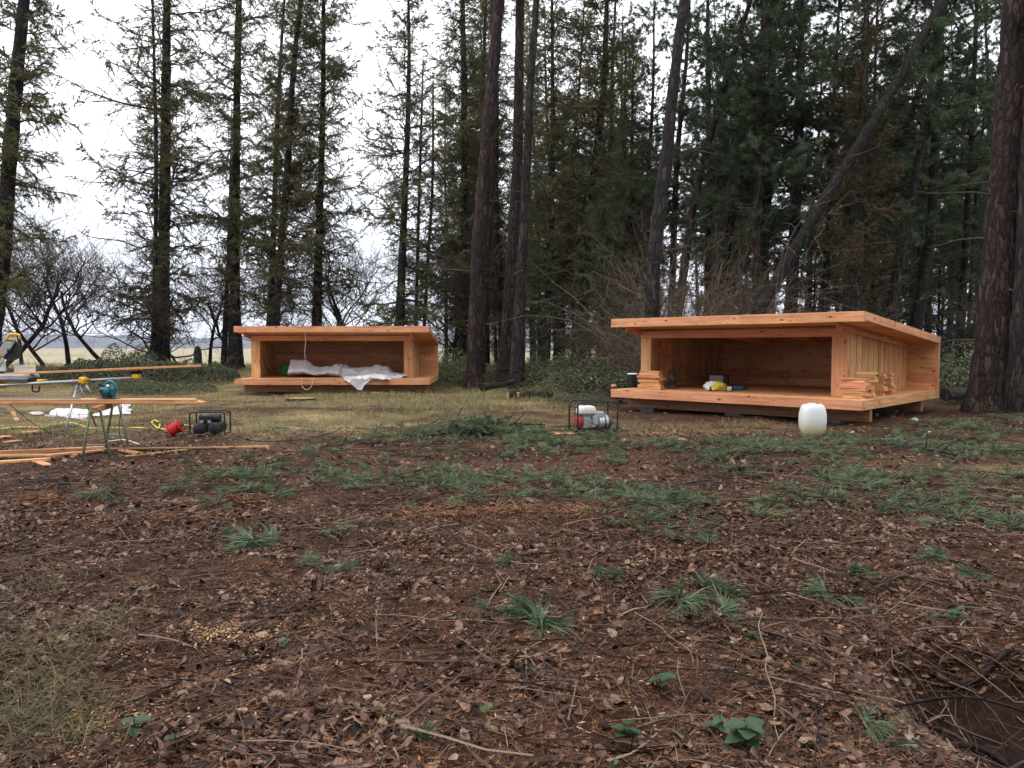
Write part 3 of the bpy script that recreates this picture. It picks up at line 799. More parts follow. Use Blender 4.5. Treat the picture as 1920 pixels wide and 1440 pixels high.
BASES = []
def tree(name, label, pts, D, bark, crown=None, H=None, cscale=1.0, stubs=0, group=None, cat='tree', crot=None, flare=1.25, dz=0.0, sides=14, lean_y=0.0):
    """pts: (column, row, width) of the stem from low to high as it stands at distance D"""
    W3 = [(atD(px, py, D), w * D / F_PX / 2) for px, py, w in pts]
    p0, r0 = W3[0]
    b = Vector((p0.x, D, 0)); b.z = gzf(b.x, D) - .05
    if len(W3) > 1:                                   # continue the lean down to the ground
        d = (W3[1][0] - p0)
        if d.z > .1 and p0.z > b.z + .3: b.x = p0.x - d.x / d.z * (p0.z - b.z) * .7
    b.z = gzf(b.x, D) - .05
    P = [b, b + (p0 - b) * .12 + Vector((0, 0, .05))] + [w[0] for w in W3] if p0.z > b.z + .5 else [b] + [w[0] for w in W3[1:]]
    RR = [r0 * 1.15 * flare, r0 * 1.12] + [w[1] for w in W3] if p0.z > b.z + .5 else [r0 * flare] + [w[1] for w in W3[1:]]
    top, rt = W3[-1]
    if H is None: H = 22
    if top.z < H - 1:
        d = (W3[-1][0] - W3[-2][0]).normalized()
        Lx = (H - top.z) / max(.3, d.z)
        P += [top + d * Lx * .5, top + d * Lx]; RR += [rt * .6, .015]
    else: P += [top + (W3[-1][0] - W3[-2][0]).normalized() * .6]; RR += [.008]
    root = thing(name, label, cat, b, 0, group)
    Pl = [p - b + Vector((0, lean_y * (p.z - b.z), 0)) for p in P]
    trunk_mesh(Pl, RR, bark, sides, parent=root)
    if crown:
        axis = (Pl[-1] - Pl[0]).normalized()
        c = link('crown', CR[crown], root)
        q_ = Vector((0, 0, 1)).rotation_difference(axis)
        c.rotation_mode = 'QUATERNION'
        c.rotation_quaternion = q_ @ Matrix.Rotation(R_.uniform(0, 6.28) if crot is None else crot, 4, 'Z').to_quaternion()
        c.scale = (cscale, cscale, cscale)
    if stubs:
        for _ in range(stubs):
            t = R_.uniform(.08, .72) * (len(Pl) - 1); i = int(t); f = t - i
            c0 = Pl[i].lerp(Pl[i + 1], f); rr = RR[i] * (1 - f) + RR[i + 1] * f
            az = R_.uniform(0, 6.28); dr = Vector((math.cos(az), math.sin(az), R_.uniform(-.2, .5)))
            L = R_.choice([.15, .25, .4, .7, 1.3, 1.8]) * R_.uniform(.7, 1.2)
            p = [c0 + dr * rr * .7]
            for j in range(4):
                dr = (dr + Vector((R_.gauss(0, .18), R_.gauss(0, .18), R_.gauss(-.03, .14)))).normalized()
                p.append(p[-1] + dr * L / 4)
            a = Acc(); a.tube(p, np.linspace(.018 + .008 * min(L, 1), .005, 5), 5, cap=False)
            a.build('dead_branch', M['twig'], root)
    BASES.append((b.x, b.y, RR[0]))
    return root

G1 = 'spruces along the edge of the field'
tree('spruce_tree', 'bare leaning spruce cut by the left edge of the photo', [(-14, 620, 32), (4, 480, 29), (22, 250, 24), (45, 0, 19)], 27, 'bark_dark', 'spB', 23, 1.0, 6, G1, flare=1.2)
tree('spruce_tree', 'thickest upright spruce left of the far shelter with a broad olive crown', [(304, 690, 25), (306, 560, 22), (310, 300, 19), (312, 100, 15), (313, 0, 13)], 33, 'bark_dark', 'spLow', 25, 1.25, 8, G1, crot=2.0)
tree('spruce_tree', 'thin stem pressed against the left flank of the thickest field edge spruce', [(286, 700, 10), (290, 560, 9), (293, 300, 7), (289, 120, 5), (286, 0, 4)], 32.3, 'bark_dark', 'spThin', 19, 1.1, 4, G1)
tree('spruce_tree', 'straight dark spruce just left of the far shelter roof', [(442, 690, 24), (440, 560, 20), (441, 420, 17), (444, 200, 13), (448, 0, 11)], 33, 'bark_dark', 'spC', 24, 1.05, 8, G1)
tree('spruce_tree', 'thin bare stem left of the straight spruce beside the far shelter', [(419, 690, 10), (424, 580, 9), (429, 470, 7), (432, 330, 4)], 33.4, 'bark_dark', None, 12, 1, 6, G1)
tree('spruce_tree', 'slimmer left stem of the crossing pair behind the far shelter', [(506, 620, 14), (512, 460, 10), (519, 250, 8), (526, 110, 6), (533, 0, 4)], 32, 'bark_dark', 'spB', 23, .9, 5, G1)
tree('spruce_tree', 'right stem of the crossing pair behind the far shelter', [(516, 620, 15), (526, 480, 13), (540, 300, 12), (550, 130, 10), (565, 0, 8)], 31, 'bark_dark', 'spC', 23, .85, 8, G1)
tree('spruce_tree', 'upright spruce rising behind the middle of the far shelter', [(594, 620, 19), (597, 480, 15), (603, 300, 11), (606, 150, 9), (607, 0, 7)], 32, 'bark_dark', 'spA', 24, .95, 6, G1)
tree('spruce_tree', 'spruce with heavy low limbs behind the right end of the far shelter', [(748, 640, 20), (752, 540, 16), (758, 400, 12), (764, 250, 10), (767, 110, 7), (766, 0, 4)], 31, 'bark_dark', 'spLow', 17, 1.0, 6, G1, crot=.7)
tree('spruce_tree', 'very thin stem right of the low limbed spruce with a visible tip', [(779, 640, 7), (783, 480, 6), (787, 330, 5), (791, 200, 4), (793, 120, 2)], 32, 'bark_dark', 'spThin', 13.4, .72, 0, G1)
tree('spruce_tree', 'second very thin stem near the right end of the far shelter roof', [(794, 640, 7), (803, 480, 6), (811, 340, 5), (812, 170, 3)], 33, 'bark_dark', 'spThin', 13, .7, 0, G1)
tree('spruce_tree', 'mossy grey spruce left of the paired reddish pines', [(867, 650, 17), (869, 480, 14), (871, 350, 12), (870, 150, 11), (867, 0, 9)], 35, 'bark_moss', 'spC', 24, .95, 10, G1)
tree('spruce_tree', 'thin spruce showing between the reddish pines and the mossy spruce', [(899, 640, 9), (903, 300, 8), (907, 120, 6), (911, 0, 5)], 37, 'bark_dark', 'spB', 23, 1.0, 8, G1)
G2 = 'tall bare reddish pines in the middle'
tree('pine_tree', 'nearest leaning reddish pine trunk in the middle, rooted in the pale grass', [(888, 727, 38), (889, 690, 28), (893, 560, 27), (899, 440, 27), (909, 320, 25), (921, 170, 23), (929, 80, 21), (936, 0, 20)], 24.5, 'bark_red', 'piTop', 23, 1.0, 22, G2, flare=1.3)
tree('pine_tree', 'second pine crossing behind the nearest reddish trunk', [(900, 705, 17), (906, 560, 16), (916, 420, 16), (922, 300, 14), (925, 150, 13), (925, 0, 12)], 26.5, 'bark_red', 'piTop', 23, 1.0, 8, G2)
tree('pine_tree', 'straight red barked pine left of its grey twin', [(948, 705, 34), (952, 620, 25), (960, 480, 22), (970, 310, 20), (973, 150, 18), (975, 0, 16)], 25.5, 'bark_red', 'piTop', 24, 1.0, 12, G2)
tree('pine_tree', 'greyer pine standing right against the red barked one', [(969, 716, 26), (973, 600, 22), (980, 470, 18), (987, 330, 16), (994, 170, 14), (1006, 0, 12)], 24.3, 'bark_grey', 'piTop', 23, 1.0, 14, G2)
G3 = 'spruces between the pines and the near shelter'
tree('spruce_tree', 'thin upright spruce right of the reddish pines', [(1024, 656, 17), (1030, 520, 13), (1035, 330, 9), (1036, 150, 7), (1035, 0, 5)], 33, 'bark_dark', 'spC', 22, .9, 6, G3)
tree('spruce_tree', 'thin dark stem low behind the thin upright spruce', [(1044, 645, 12), (1046, 560, 9), (1050, 420, 6)], 38, 'bark_dark', 'spThin', 13, 1.0, 5, G3)
tree('spruce_tree', 'stout dark spruce left of the near shelter with a kink in its stem', [(1087, 650, 26), (1096, 540, 19), (1106, 430, 16), (1117, 300, 14), (1132, 160, 11), (1138, 0, 8)], 32, 'bark_dark', 'spA', 23, 1.0, 14, G3)
tree('spruce_tree', 'olive young spruce right of the kinked spruce', [(1165, 640, 12), (1168, 400, 10), (1171, 200, 6), (1172, 140, 3)], 31, 'bark_moss', 'spLow', 13.6, .75, 0, G3)
tree('spruce_tree', 'slender spruce between the olive young spruce and the dark pine', [(1180, 620, 10), (1183, 400, 8), (1186, 190, 4)], 30, 'bark_dark', 'spLow', 12.6, .7, 0, G3)
tree('spruce_tree', 'brown tinged spruce behind the thicket left of the near shelter', [(1140, 640, 14), (1143, 500, 11), (1146, 330, 8), (1148, 250, 4)], 36, 'bark_moss', 'spBrown', 13, .7, 0, G3)
G4 = 'dark pines around and behind the near shelter'
tree('pine_tree', 'dark knobbly pine rising behind the left end of the near shelter', [(1222, 620, 28), (1226, 500, 25), (1236, 400, 25), (1249, 300, 23), (1262, 170, 20), (1275, 60, 18), (1283, 0, 17)], 21.5, 'bark_grey', 'piTop', 21, .95, 14, G4, flare=1.15)
tree('pine_tree', 'pinkish leaning stem above the thicket', [(1293, 430, 15), (1306, 360, 14), (1328, 270, 13), (1347, 200, 12), (1362, 150, 11)], 27, 'bark_red', 'piC', 19, 1.0, 6, G4)
tree('pine_tree', 'broad blackish pine leaning right of the pinkish stem', [(1345, 560, 26), (1368, 400, 24), (1390, 290, 23), (1410, 200, 22), (1426, 110, 20), (1446, 30, 18)], 27, 'bark_dark', 'piB', 20, 1.05, 8, G4)
tree('pine_tree', 'reddish upright pine above the left half of the near shelter roof', [(1419, 600, 20), (1421, 480, 18), (1423, 330, 17), (1428, 200, 14), (1432, 60, 11)], 26, 'bark_red', 'piA', 21, 1.0, 6, G4)
tree('pine_tree', 'dark upright pine crossed by the leaning trunk', [(1482, 600, 24), (1489, 460, 21), (1494, 330, 19), (1499, 200, 15), (1503, 0, 11)], 26, 'bark_dark', 'piB', 21, 1.0, 6, G4)
tree('pine_tree', 'strongly leaning bare black trunk above the near shelter roof', [(1412, 605, 25), (1448, 540, 23), (1476, 490, 22), (1531, 400, 20), (1590, 305, 20), (1640, 225, 19), (1690, 140, 18), (1730, 70, 17), (1768, 0, 16)], 23.0, 'bark_dark', None, 14, 1.0, 16, G4, flare=1.0)
tree('pine_tree', 'thin dark stem right of the leaning trunk', [(1545, 600, 13), (1550, 500, 12), (1556, 330, 10), (1563, 200, 7)], 29, 'bark_dark', 'piC', 19, .9, 6, G4)
tree('pine_tree', 'thin stem reaching the top edge above the leaning trunk', [(1596, 560, 12), (1603, 380, 11), (1613, 190, 9), (1627, 0, 7)], 27, 'bark_dark', 'piA', 21, .9, 8, G4)
tree('spruce_tree', 'mossy trunk with brown hanging boughs above the right half of the near shelter roof', [(1594, 600, 34), (1602, 500, 28), (1608, 400, 24), (1616, 250, 18), (1622, 100, 12)], 24, 'bark_moss', 'spBrown', 18, .72, 6, G4, crot=1.1)
tree('pine_tree', 'slightly leaning slim pine right of the mossy trunk', [(1610, 560, 14), (1646, 410, 13), (1678, 310, 12), (1700, 240, 11), (1716, 190, 10)], 28, 'bark_dark', 'piC', 19, .95, 6, G4)
tree('pine_tree', 'grey pine above the right corner of the near shelter roof', [(1668, 620, 24), (1684, 500, 20), (1706, 380, 17), (1722, 300, 15), (1740, 220, 13), (1750, 100, 11)], 25, 'bark_grey', 'piB', 20, .95, 6, G4)
tree('pine_tree', 'twisted dark pine between the grey pine and the giant trunk', [(1716, 620, 22), (1736, 500, 19), (1748, 400, 17), (1752, 300, 16), (1762, 150, 12), (1766, 0, 9)], 25.5, 'bark_dark', 'piA', 21, .95, 10, G4)
tree('pine_tree', 'dark slim trunk left of the giant trunk', [(1802, 610, 14), (1808, 500, 12), (1815, 380, 11), (1820, 300, 10), (1826, 150, 8)], 27, 'bark_dark', 'piC', 20, .95, 6, G4)
tree('pine_tree', 'thinnest stem just left of the giant trunk', [(1823, 480, 6), (1829, 380, 6), (1838, 300, 5), (1846, 200, 4)], 28, 'bark_dark', 'piYoung', 12, 1.0, 2, G4)
tree('pine_tree', 'giant reddish pine trunk near the right edge', [(1853, 775, 84), (1858, 720, 70), (1867, 600, 62), (1880, 420, 56), (1891, 240, 50), (1903, 60, 46), (1908, 0, 45)], 16.2, 'bark_red', 'piTop', 24, 1.0, 10, G4, flare=1.12, sides=22)
tree('pine_tree', 'giant trunk cut off by the right edge of the photo', [(1935, 790, 84), (1932, 700, 74), (1938, 560, 66), (1944, 400, 60), (1952, 200, 54), (1960, 0, 48)], 15.6, 'bark_grey', 'piTop', 24, 1.0, 8, G4, flare=1.12, sides=22)

# far trees of the wood: nothing tells them apart
far_protos = {}
def far_tree(x, y, crown, bark, H, rad, label, group, sc=1.0):
    key = (crown, bark, H, rad)
    z = gzf(x, y) - .05
    if key not in far_protos:
        root = thing('pine_tree' if crown.startswith('pi') else 'spruce_tree', label, 'tree', (x, y, z), R_.uniform(0, 6), group)
        P = [Vector((0, 0, 0)), Vector((.05, .04, H * .2)), Vector((-.08, .03, H * .45)), Vector((.06, -.05, H * .7)), Vector((0, 0, H))]
        trunk_mesh(P, [rad * 1.3, rad, rad * .8, rad * .5, .02], bark, 8, parent=root)
        if crown != 'none':
            link('crown', CR[crown], root).scale = (H / 22,) * 3
        far_protos[key] = root
    else:
        root = copy_tree(far_protos[key]); root.location = (x, y, z)
        root['label'] = label; root['group'] = group
    root.rotation_euler = (R_.gauss(0, .025), R_.gauss(.01, .04), R_.uniform(0, 6.28))
    root.scale = (sc,) * 3
    return root
LBF = lambda k: {'piB': 'blackish pine with boughs down to head height, deep in the wood behind the near shelter', 'piA': 'tall blackish pine with a clear lower trunk, deep in the wood behind the near shelter', 'piC': 'reddish far pine with a high dense crown behind the near shelter',
    'spC': 'thin sparse spruce among the far pines behind the near shelter', 'spBrown': 'mossy far spruce with browning boughs behind the near shelter'}[k]
LBM = lambda k: {'spC': 'sparse dark spruce deep in the wood between the two shelters', 'spB': 'tall very thin spruce deep in the wood between the two shelters', 'spLow': 'mossy spruce with low bushy boughs, deep between the two shelters',
    'spThin': 'short spindly spruce deep in the wood between the two shelters', 'piYoung': 'small far green conifer between the two shelters'}[k]
cnt = 0
specs_r = [('piB', 'bark_dark', 21, .17), ('piA', 'bark_dark', 22, .19), ('piC', 'bark_red', 20, .16), ('spC', 'bark_dark', 20, .13), ('piB', 'bark_grey', 18, .13), ('piB', 'bark_dark', 17, .13), ('piA', 'bark_dark', 18, .13), ('spBrown', 'bark_moss', 13, .12)]
placed = []
def free(x, y, dmin):
    for a, b in placed:
        if (a - x) ** 2 + (b - y) ** 2 < dmin * dmin: return False
    for a, b, _ in BASES:
        if (a - x) ** 2 + (b - y) ** 2 < 1.2: return False
    return True
for _ in range(900):
    if cnt >= 92: break
    y = R_.uniform(29, 78)
    u = R_.uniform(.17, .86) if R_.random() < .9 else R_.uniform(.05, .2)
    x = y * u
    if not free(x, y, 1.9): continue
    placed.append((x, y)); s_ = R_.choice(specs_r)
    far_tree(x, y, *s_, LBF(s_[0]), 'far trees behind the near shelter', R_.uniform(.85, 1.15)); cnt += 1
specs_m = [('spC', 'bark_dark', 18, .11), ('spB', 'bark_dark', 20, .12), ('spLow', 'bark_moss', 16, .12), ('spC', 'bark_dark', 21, .13), ('spThin', 'bark_dark', 14, .08), ('piYoung', 'bark_grey', 12, .09)]
cnt = 0
for _ in range(600):
    if cnt >= 25: break
    y = R_.uniform(34, 62); u = R_.uniform(-.09, .17); x = y * u
    if not free(x, y, 2.0): continue
    placed.append((x, y)); s_ = R_.choice(specs_m)
    far_tree(x, y, *s_, LBM(s_[0]), 'far trees between the shelters', R_.uniform(.7, 1.05)); cnt += 1
# unseen conifers added behind the viewer to block low sky light from shelter interiors
cnt = 0
for _ in range(700):
    if cnt >= 62: break
    x, y = R_.uniform(-34, 30), R_.uniform(-26, -6)
    if not free(x, y, 2.6): continue
    placed.append((x, y)); far_tree(x, y, *R_.choice(specs_r[:4]), 'unseen conifer added behind the viewer to darken the shelter interiors', 'unseen trees added behind the viewer', R_.uniform(.85, 1.1)); cnt += 1
# young bushy conifers filling the wood's understorey
for (px, D, kind, sc) in ((1010, 30, 'piYoung', .55), (1075, 34, 'piYoung', .8), (1130, 29, 'piYoung', .75), (1190, 28, 'piYoung', .85), (1525, 30, 'piYoung', .6), (1640, 31, 'piYoung', .8), (1760, 30, 'piYoung', .75), (1850, 26, 'piYoung', .7), (1900, 33, 'piYoung', .9), (1450, 33, 'piYoung', .8)):
    p = atD(px, 640, D); z = gzf(p.x, D)
    lab = {1010: 'small bushy conifer behind the right flank of the reddish pines', 1075: 'small bushy conifer behind the kinked spruce', 1130: 'bushy green conifer right of the kinked spruce', 1190: 'bushy green conifer at the left edge of the thicket',
           1525: 'low green conifer behind the foot of the leaning trunk', 1640: 'low green conifer behind the right part of the near shelter', 1760: 'low green conifer behind the right corner of the near shelter', 1850: 'low green conifer left of the giant trunk',
           1900: 'low green conifer hidden behind the giant trunk', 1450: 'low green conifer seen through the thicket'}[px]
    root = thing('young_pine', lab, 'tree', (p.x, D, z - .05), R_.uniform(0, 6), 'young conifers in the understorey')
    trunk_mesh([Vector((0, 0, 0)), Vector((.03, 0, 3 * sc)), Vector((0, .03, 8.5 * sc))], [.08 * sc + .02, .06, .01], 'bark_dark', 8, parent=root)
    link('crown', CR[kind], root).scale = (sc,) * 3

# ------------------------------------------------------------------ bare gnarled broadleaved trees
def bare_mesh(seed, H, spread=1.0, lean=(0, 0), dens=1.0):
    r = np.random.default_rng(seed); a = Acc()
    def grow(p, d, L, k, wob, up):
        pts = [p]
        for _ in range(k - 1):
            d = nrm(d + r.normal(0, wob, 3) + np.array([0, 0, up]))
            pts.append(pts[-1] + d * L / (k - 1))
        return np.array(pts), d
    lv = [[]]
    d0 = nrm(np.array([lean[0], lean[1], 1.0]))
    pts, _ = grow(np.zeros(3), d0, H * .55, 8, .13, .08)
    r0 = H * .0105
    a.tubes(pts[None], np.linspace(r0 * 1.3, r0 * .6, 8)[None], 8, 0, rough=.08)
    par = [(pts, r0)]
    counts = [7, 6, 6, 6]; lens = [H * .42, H * .25, H * .14, H * .08]; ks = [7, 6, 5, 4]; wob = [.32, .36, .34, .3]; sides = [6, 4, 3, 3]
    stem = None
    for l in range(4):
        nxt, allp, allr = [], [], []
        for pp, rr in par:
            nb = max(2, int(counts[l] * dens + r.uniform(-1, 1.5)))
            for b in range(nb):
                t = r.uniform(.25, 1.0) * (len(pp) - 1); i = min(int(t), len(pp) - 2); f = t - i
                p = pp[i] * (1 - f) + pp[i + 1] * f
                tan = nrm(pp[i + 1] - pp[i])
                out = nrm(r.normal(0, 1, 3) * [1, 1, .5])
                d = nrm(tan * .6 + out * spread * 1.0 + [0, 0, .32])
                q_, _ = grow(p, d, lens[l] * r.uniform(.5, 1.15), ks[l], wob[l] * .85, .09)
                rb = rr * (1 - .5 * t / len(pp)) * .6
                nxt.append((q_, rb)); allp.append(q_); allr.append(np.linspace(rb, rb * .4, ks[l]))
        P_, Rr = np.array(allp), np.maximum(np.array(allr), .0042)
        a.tubes(P_, Rr, sides[l], 1 if l > 0 else 0, r.random(len(P_)) * (.5 if l < 2 else .9))
        if l == 0: stem = None
        par = nxt
    return a
BARE = []
for sd_, H_, sp_, ln_ in ((21, 6.5, 1.0, (.5, 0)), (22, 5.4, 1.1, (-.25, .1)), (23, 7.0, .9, (.1, 0))):
    a = bare_mesh(sd_, H_, sp_, ln_)
    # split into trunk and crown meshes
    tr_, cr_ = Acc(), Acc()
    for i, (V, Fc, Mm, Aa) in enumerate(zip(a.V, a.Fs, a.M, a.A)):
        tgt = tr_ if i < 2 else cr_
        off = int(Fc.min()) if len(Fc) else 0
        tgt.raw(V, Fc - (sum(len(v) for v in a.V[:i])), 0, Aa)
    o1 = tr_.build('trunk', M['bark_dark'], smooth=True); o2 = cr_.build('crown', M['twig'])
    BARE.append((o1.data, o2.data)); bpy.data.objects.remove(o1); bpy.data.objects.remove(o2)
bare_list = [
    (-10, 30, 0, 1.0, .3, 'gnarled bare tree arching in from the left edge behind the mitre saw'),
    (86, 31, 1, .95, 1.2, 'gnarled bare tree behind the long board on the saw stand'),
    (128, 33, 2, .85, 2.2, 'bare tree with a dark upright stem left of the bramble bank'),
    (205, 32, 0, .85, 3.9, 'bare crooked tree rising out of the bramble bank'),
    (262, 31, 1, .95, 4.6, 'bare crooked tree just left of the thickest field edge spruce'),
    (392, 36, 2, .75, 5.3, 'bare tree seen between the two big spruces left of the far shelter'),
    (462, 35, 0, .8, 2.8, 'bare tree leaning against the left end of the far shelter roof'),
    (560, 36, 1, 1.0, .9, 'bare tree behind the roof of the far shelter, left of centre'),
    (650, 34, 2, .9, 1.9, 'bare tree behind the roof of the far shelter, right of centre'),
    (705, 33, 0, .9, 3.2, 'bare forked tree near the right end of the far shelter roof'),
    (828, 33, 1, 1.1, 4.1, 'bare spindly tree between the far shelter and the mossy spruce'),
    (850, 36, 2, .9, 5.0, 'bare tree behind the mossy spruce'),
    (1055, 36, 0, .9, .2, 'bare tree right of the reddish pines'),
    (1800, 26, 1, .6, 2.5, 'bare grey tree left of the giant trunk'),
    (40, 42, 2, .9, 2.5, 'bare tree farthest out toward the field at the left'),
    (330, 45, 1, .8, 1.1, 'small bare tree out in the field right of the thickest spruce'),
]
for px, D, k, sc, rz, lab in bare_list:
    p = atD(px, 640, D)
    root = thing('bare_tree', lab, 'tree', (p.x, D, gzf(p.x, D) - .05), rz, 'bare gnarled trees')
    for nm, me in zip(('trunk', 'crown'), BARE[k]): link(nm, me, root).scale = (sc * 1.3,) * 3

# ------------------------------------------------------------------ tangled thicket, brambles
def cane_mesh(seed, n, H, R0):
    r = np.random.default_rng(seed); a = Acc(); k = 10
    base = r.normal(0, R0 * .55, (n, 3)); base[:, 2] = 0
    az = r.uniform(0, 2 * PI, n); d = np.stack([np.cos(az) * .32, np.sin(az) * .32, np.ones(n)], -1); d = nrm(d)
    L = H * r.uniform(.4, 1.35, n); P = [base]
    grav = -r.uniform(.0, .22, n)
    for _ in range(k - 1):
        d = nrm(d + r.normal(0, .15, (n, 3)) + np.stack([0 * grav, 0 * grav, grav], -1)); P.append(P[-1] + d * (L / (k - 1))[:, None])
    P = np.stack(P, 1); P[:, :, 2] = np.maximum(P[:, :, 2], .02)
    a.tubes(P, np.linspace(1, .35, k)[None] * r.uniform(.006, .014, n)[:, None], 3, 0, r.random(n))
    m_ = n * 9; bi = r.integers(0, n, m_); ki = r.integers(2, k, m_); p = P[bi, ki]
    d = nrm(r.normal(0, 1, (m_, 3)) + [0, 0, .2]); L2 = r.uniform(.2, .9, m_); Q = [p]
    for _ in range(4):
        d = nrm(d + r.normal(0, .25, (m_, 3)) + [0, 0, -.07]); Q.append(Q[-1] + d * (L2 / 4)[:, None])
    Q = np.stack(Q, 1); a.tubes(Q, np.linspace(1, .4, 5)[None] * r.uniform(.004, .007, m_)[:, None], 3, 0, r.random(m_) * .9)
    ends = Q[:, -1]
    return a, ends, r
TH = []
for sd_, n_, H_, R0_ in ((31, 220, 4.6, 1.05), (32, 180, 3.8, 1.1)):
    a, ends, r = cane_mesh(sd_, n_, H_, R0_)
    o = a.build('canes', M['cane']); h = Acc()
    ii = r.choice(len(ends), 60, replace=False)
    for e in ends[ii]:
        h.lathe([(0, -.014), (.011, -.006), (.012, .004), (0, .014)], 5, e)
    o2 = h.build('rose_hips', M['hip'])
    TH.append((o.data, o2.data)); bpy.data.objects.remove(o); bpy.data.objects.remove(o2)
for px, D, k, sc, rz, lab in (
    (1245, 23, 0, .85, 1.2, 'tallest tangled briar wrapped round the dark knobbly pine'),
    (1310, 23.5, 0, 1.1, 2.6, 'tangled briar behind the left half of the near shelter roof'),
    (1360, 24.5, 1, 1.0, 3.4, 'tangled briar with rose hips left of the leaning trunk'),
    (1420, 26, 0, .85, 4.6, 'tangled briar behind the foot of the leaning trunk'),
    (1270, 26, 1, 1.3, 5.1, 'briar at the back of the thicket over the near shelter'),
    (1120, 27, 1, .6, 3.3, 'low briar below the kinked spruce')):
    p = atD(px, 640, D)
    root = thing('briar_bush', lab, 'bush', (p.x, D, gzf(p.x, D) - .03), rz, 'tangled briars of the thicket')
    link('canes', TH[k][0], root).scale = (sc,) * 3
    h = link('rose_hips', TH[k][1], root); h.scale = (sc,) * 3; h['kind'] = 'stuff'

def bramble_mesh(seed, n, R0, H, lv=4):
    r = np.random.default_rng(seed)
    a = Acc(); k = 7
    nst = 70; az = r.uniform(0, 2 * PI, nst); base = r.normal(0, R0 * .4, (nst, 3)); base[:, 2] = 0
    d = nrm(np.stack([np.cos(az), np.sin(az), r.uniform(.4, 1.6, nst)], -1)); L = R0 * r.uniform(.5, 1.3, nst); P = [base]
    for _ in range(k - 1):
        d = nrm(d + r.normal(0, .15, (nst, 3)) + [0, 0, -.22]); P.append(P[-1] + d * (L / (k - 1))[:, None])
    P = np.stack(P, 1); P[:, :, 2] = np.maximum(P[:, :, 2], .02)
    a.tubes(P, np.linspace(1, .4, k)[None] * .006 * np.ones((nst, 1)), 3, 0, r.random(nst))
    th = r.uniform(0, 2 * PI, n); rr = R0 * np.sqrt(r.random(n)); x, y = rr * np.cos(th), rr * np.sin(th)
    hh = H * np.clip(1 - (rr / R0) ** 2, 0, 1) ** .5 * (.55 + .75 * vnoise(x + 20, y + 20, 1.6, seed))
    z = hh * (1 - r.random(n) ** 2.2 * .8) + .02
    nn = r.normal(0, 1, (n, 3)) * .8 + [0, 0, .9]; dd = nrm(r.normal(0, 1, (n, 3)) * [1, 1, .45]); side = nrm(np.cross(dd, nn))
    a.kites(np.stack([x, y, z], -1), dd, side, r.uniform(.035, .085, n), r.uniform(.025, .05, n), 1, np.clip(r.beta(2, 2.6, n) + (r.random(n) < .03) * .6, 0, 1))
    o = a.build('foliage', [M['cane'], M['bramble']]); me = o.data; bpy.data.objects.remove(o); return me
BR = [bramble_mesh(41, 7000, 1.6, .85), bramble_mesh(42, 5200, 1.2, .62), bramble_mesh(43, 6500, 1.9, .55)]
bush = [  # column, distance, kind, scale, label
    (165, 28.5, 1, 1.0, 'leftmost bramble bush of the bank behind the saw stand'), (215, 28, 0, 1.0, 'bramble bush of the bank behind the teal circular saw'), (262, 27.5, 0, .95, 'bramble bush at the foot of the thickest field edge spruce'),
    (318, 27.5, 1, 1.05, 'bramble bush right of the foot of the thickest field edge spruce'), (362, 28, 2, .9, 'low bramble bush near the dark stump in the field'), (400, 28.5, 1, .8, 'low bramble bush left of the thin bare stem'),
    (110, 29, 2, 1.0, 'low bramble bush behind the yellow clamp of the saw stand'), (60, 30, 2, .9, 'low bramble bush behind the mitre saw'),
    (235, 23.5, 2, .75, 'ground hugging bramble in front of the bank, below the long board'), (320, 23, 2, .7, 'ground hugging bramble left of the far shelter'),
    (845, 27, 0, 1.0, 'bramble bush at the right end of the far shelter'), (860, 29, 0, 1.3, 'bramble bush behind the nearest reddish pine'), (925, 27, 1, 1.1, 'bramble bush between the reddish pines'),
    (1000, 26.5, 0, 1.0, 'bramble bush right of the greyer pine'), (1045, 25, 0, 1.05, 'bramble bush behind the fallen log'), (1085, 23, 1, 1.15, 'bramble bush behind the sawn stump right of the fallen log'),
    (1122, 22.5, 0, 1.0, 'bramble bush left of the near shelter'), (1160, 21.5, 1, 1.2, 'bramble bush touching the left end of the near shelter'), (1105, 27.5, 0, 1.4, 'taller bramble mound behind the kinked spruce foot'),
    (1190, 25, 0, 1.3, 'bramble mound behind the left post of the near shelter'), (1000, 20.2, 2, .55, 'low bramble patch just behind the fallen log'), (1095, 18.6, 2, .5, 'low bramble patch between the fallen log and the near shelter'),
    (1795, 21, 0, 1.3, 'bramble mound right behind the near shelter'), (1770, 25, 0, 1.6, 'taller bramble mound farther behind the near shelter'), (1830, 24, 1, 1.7, 'bramble mound left of the giant trunk'), (1900, 22, 0, 1.2, 'bramble mound behind the giant trunk'),
    (1700, 27, 0, 1.5, 'bramble mound behind the roof of the near shelter'), (1805, 18.8, 2, .6, 'low bramble patch beside the log behind the near shelter'), (1900, 15.0, 2, .35, 'small leafy plant at the foot of the giant trunk')]
for px, D, k, sc, lab in bush:
    p = atD(px, 640, D)
    root = thing('bramble_bush', lab, 'bush', (p.x, D, gzf(p.x, D) - .04), R_.uniform(0, 6), 'bramble bushes')
    link('foliage', BR[k], root).scale = (sc, sc, sc * R_.uniform(.9, 1.15) * (1.5 if px < 420 and k < 2 else 1.0))
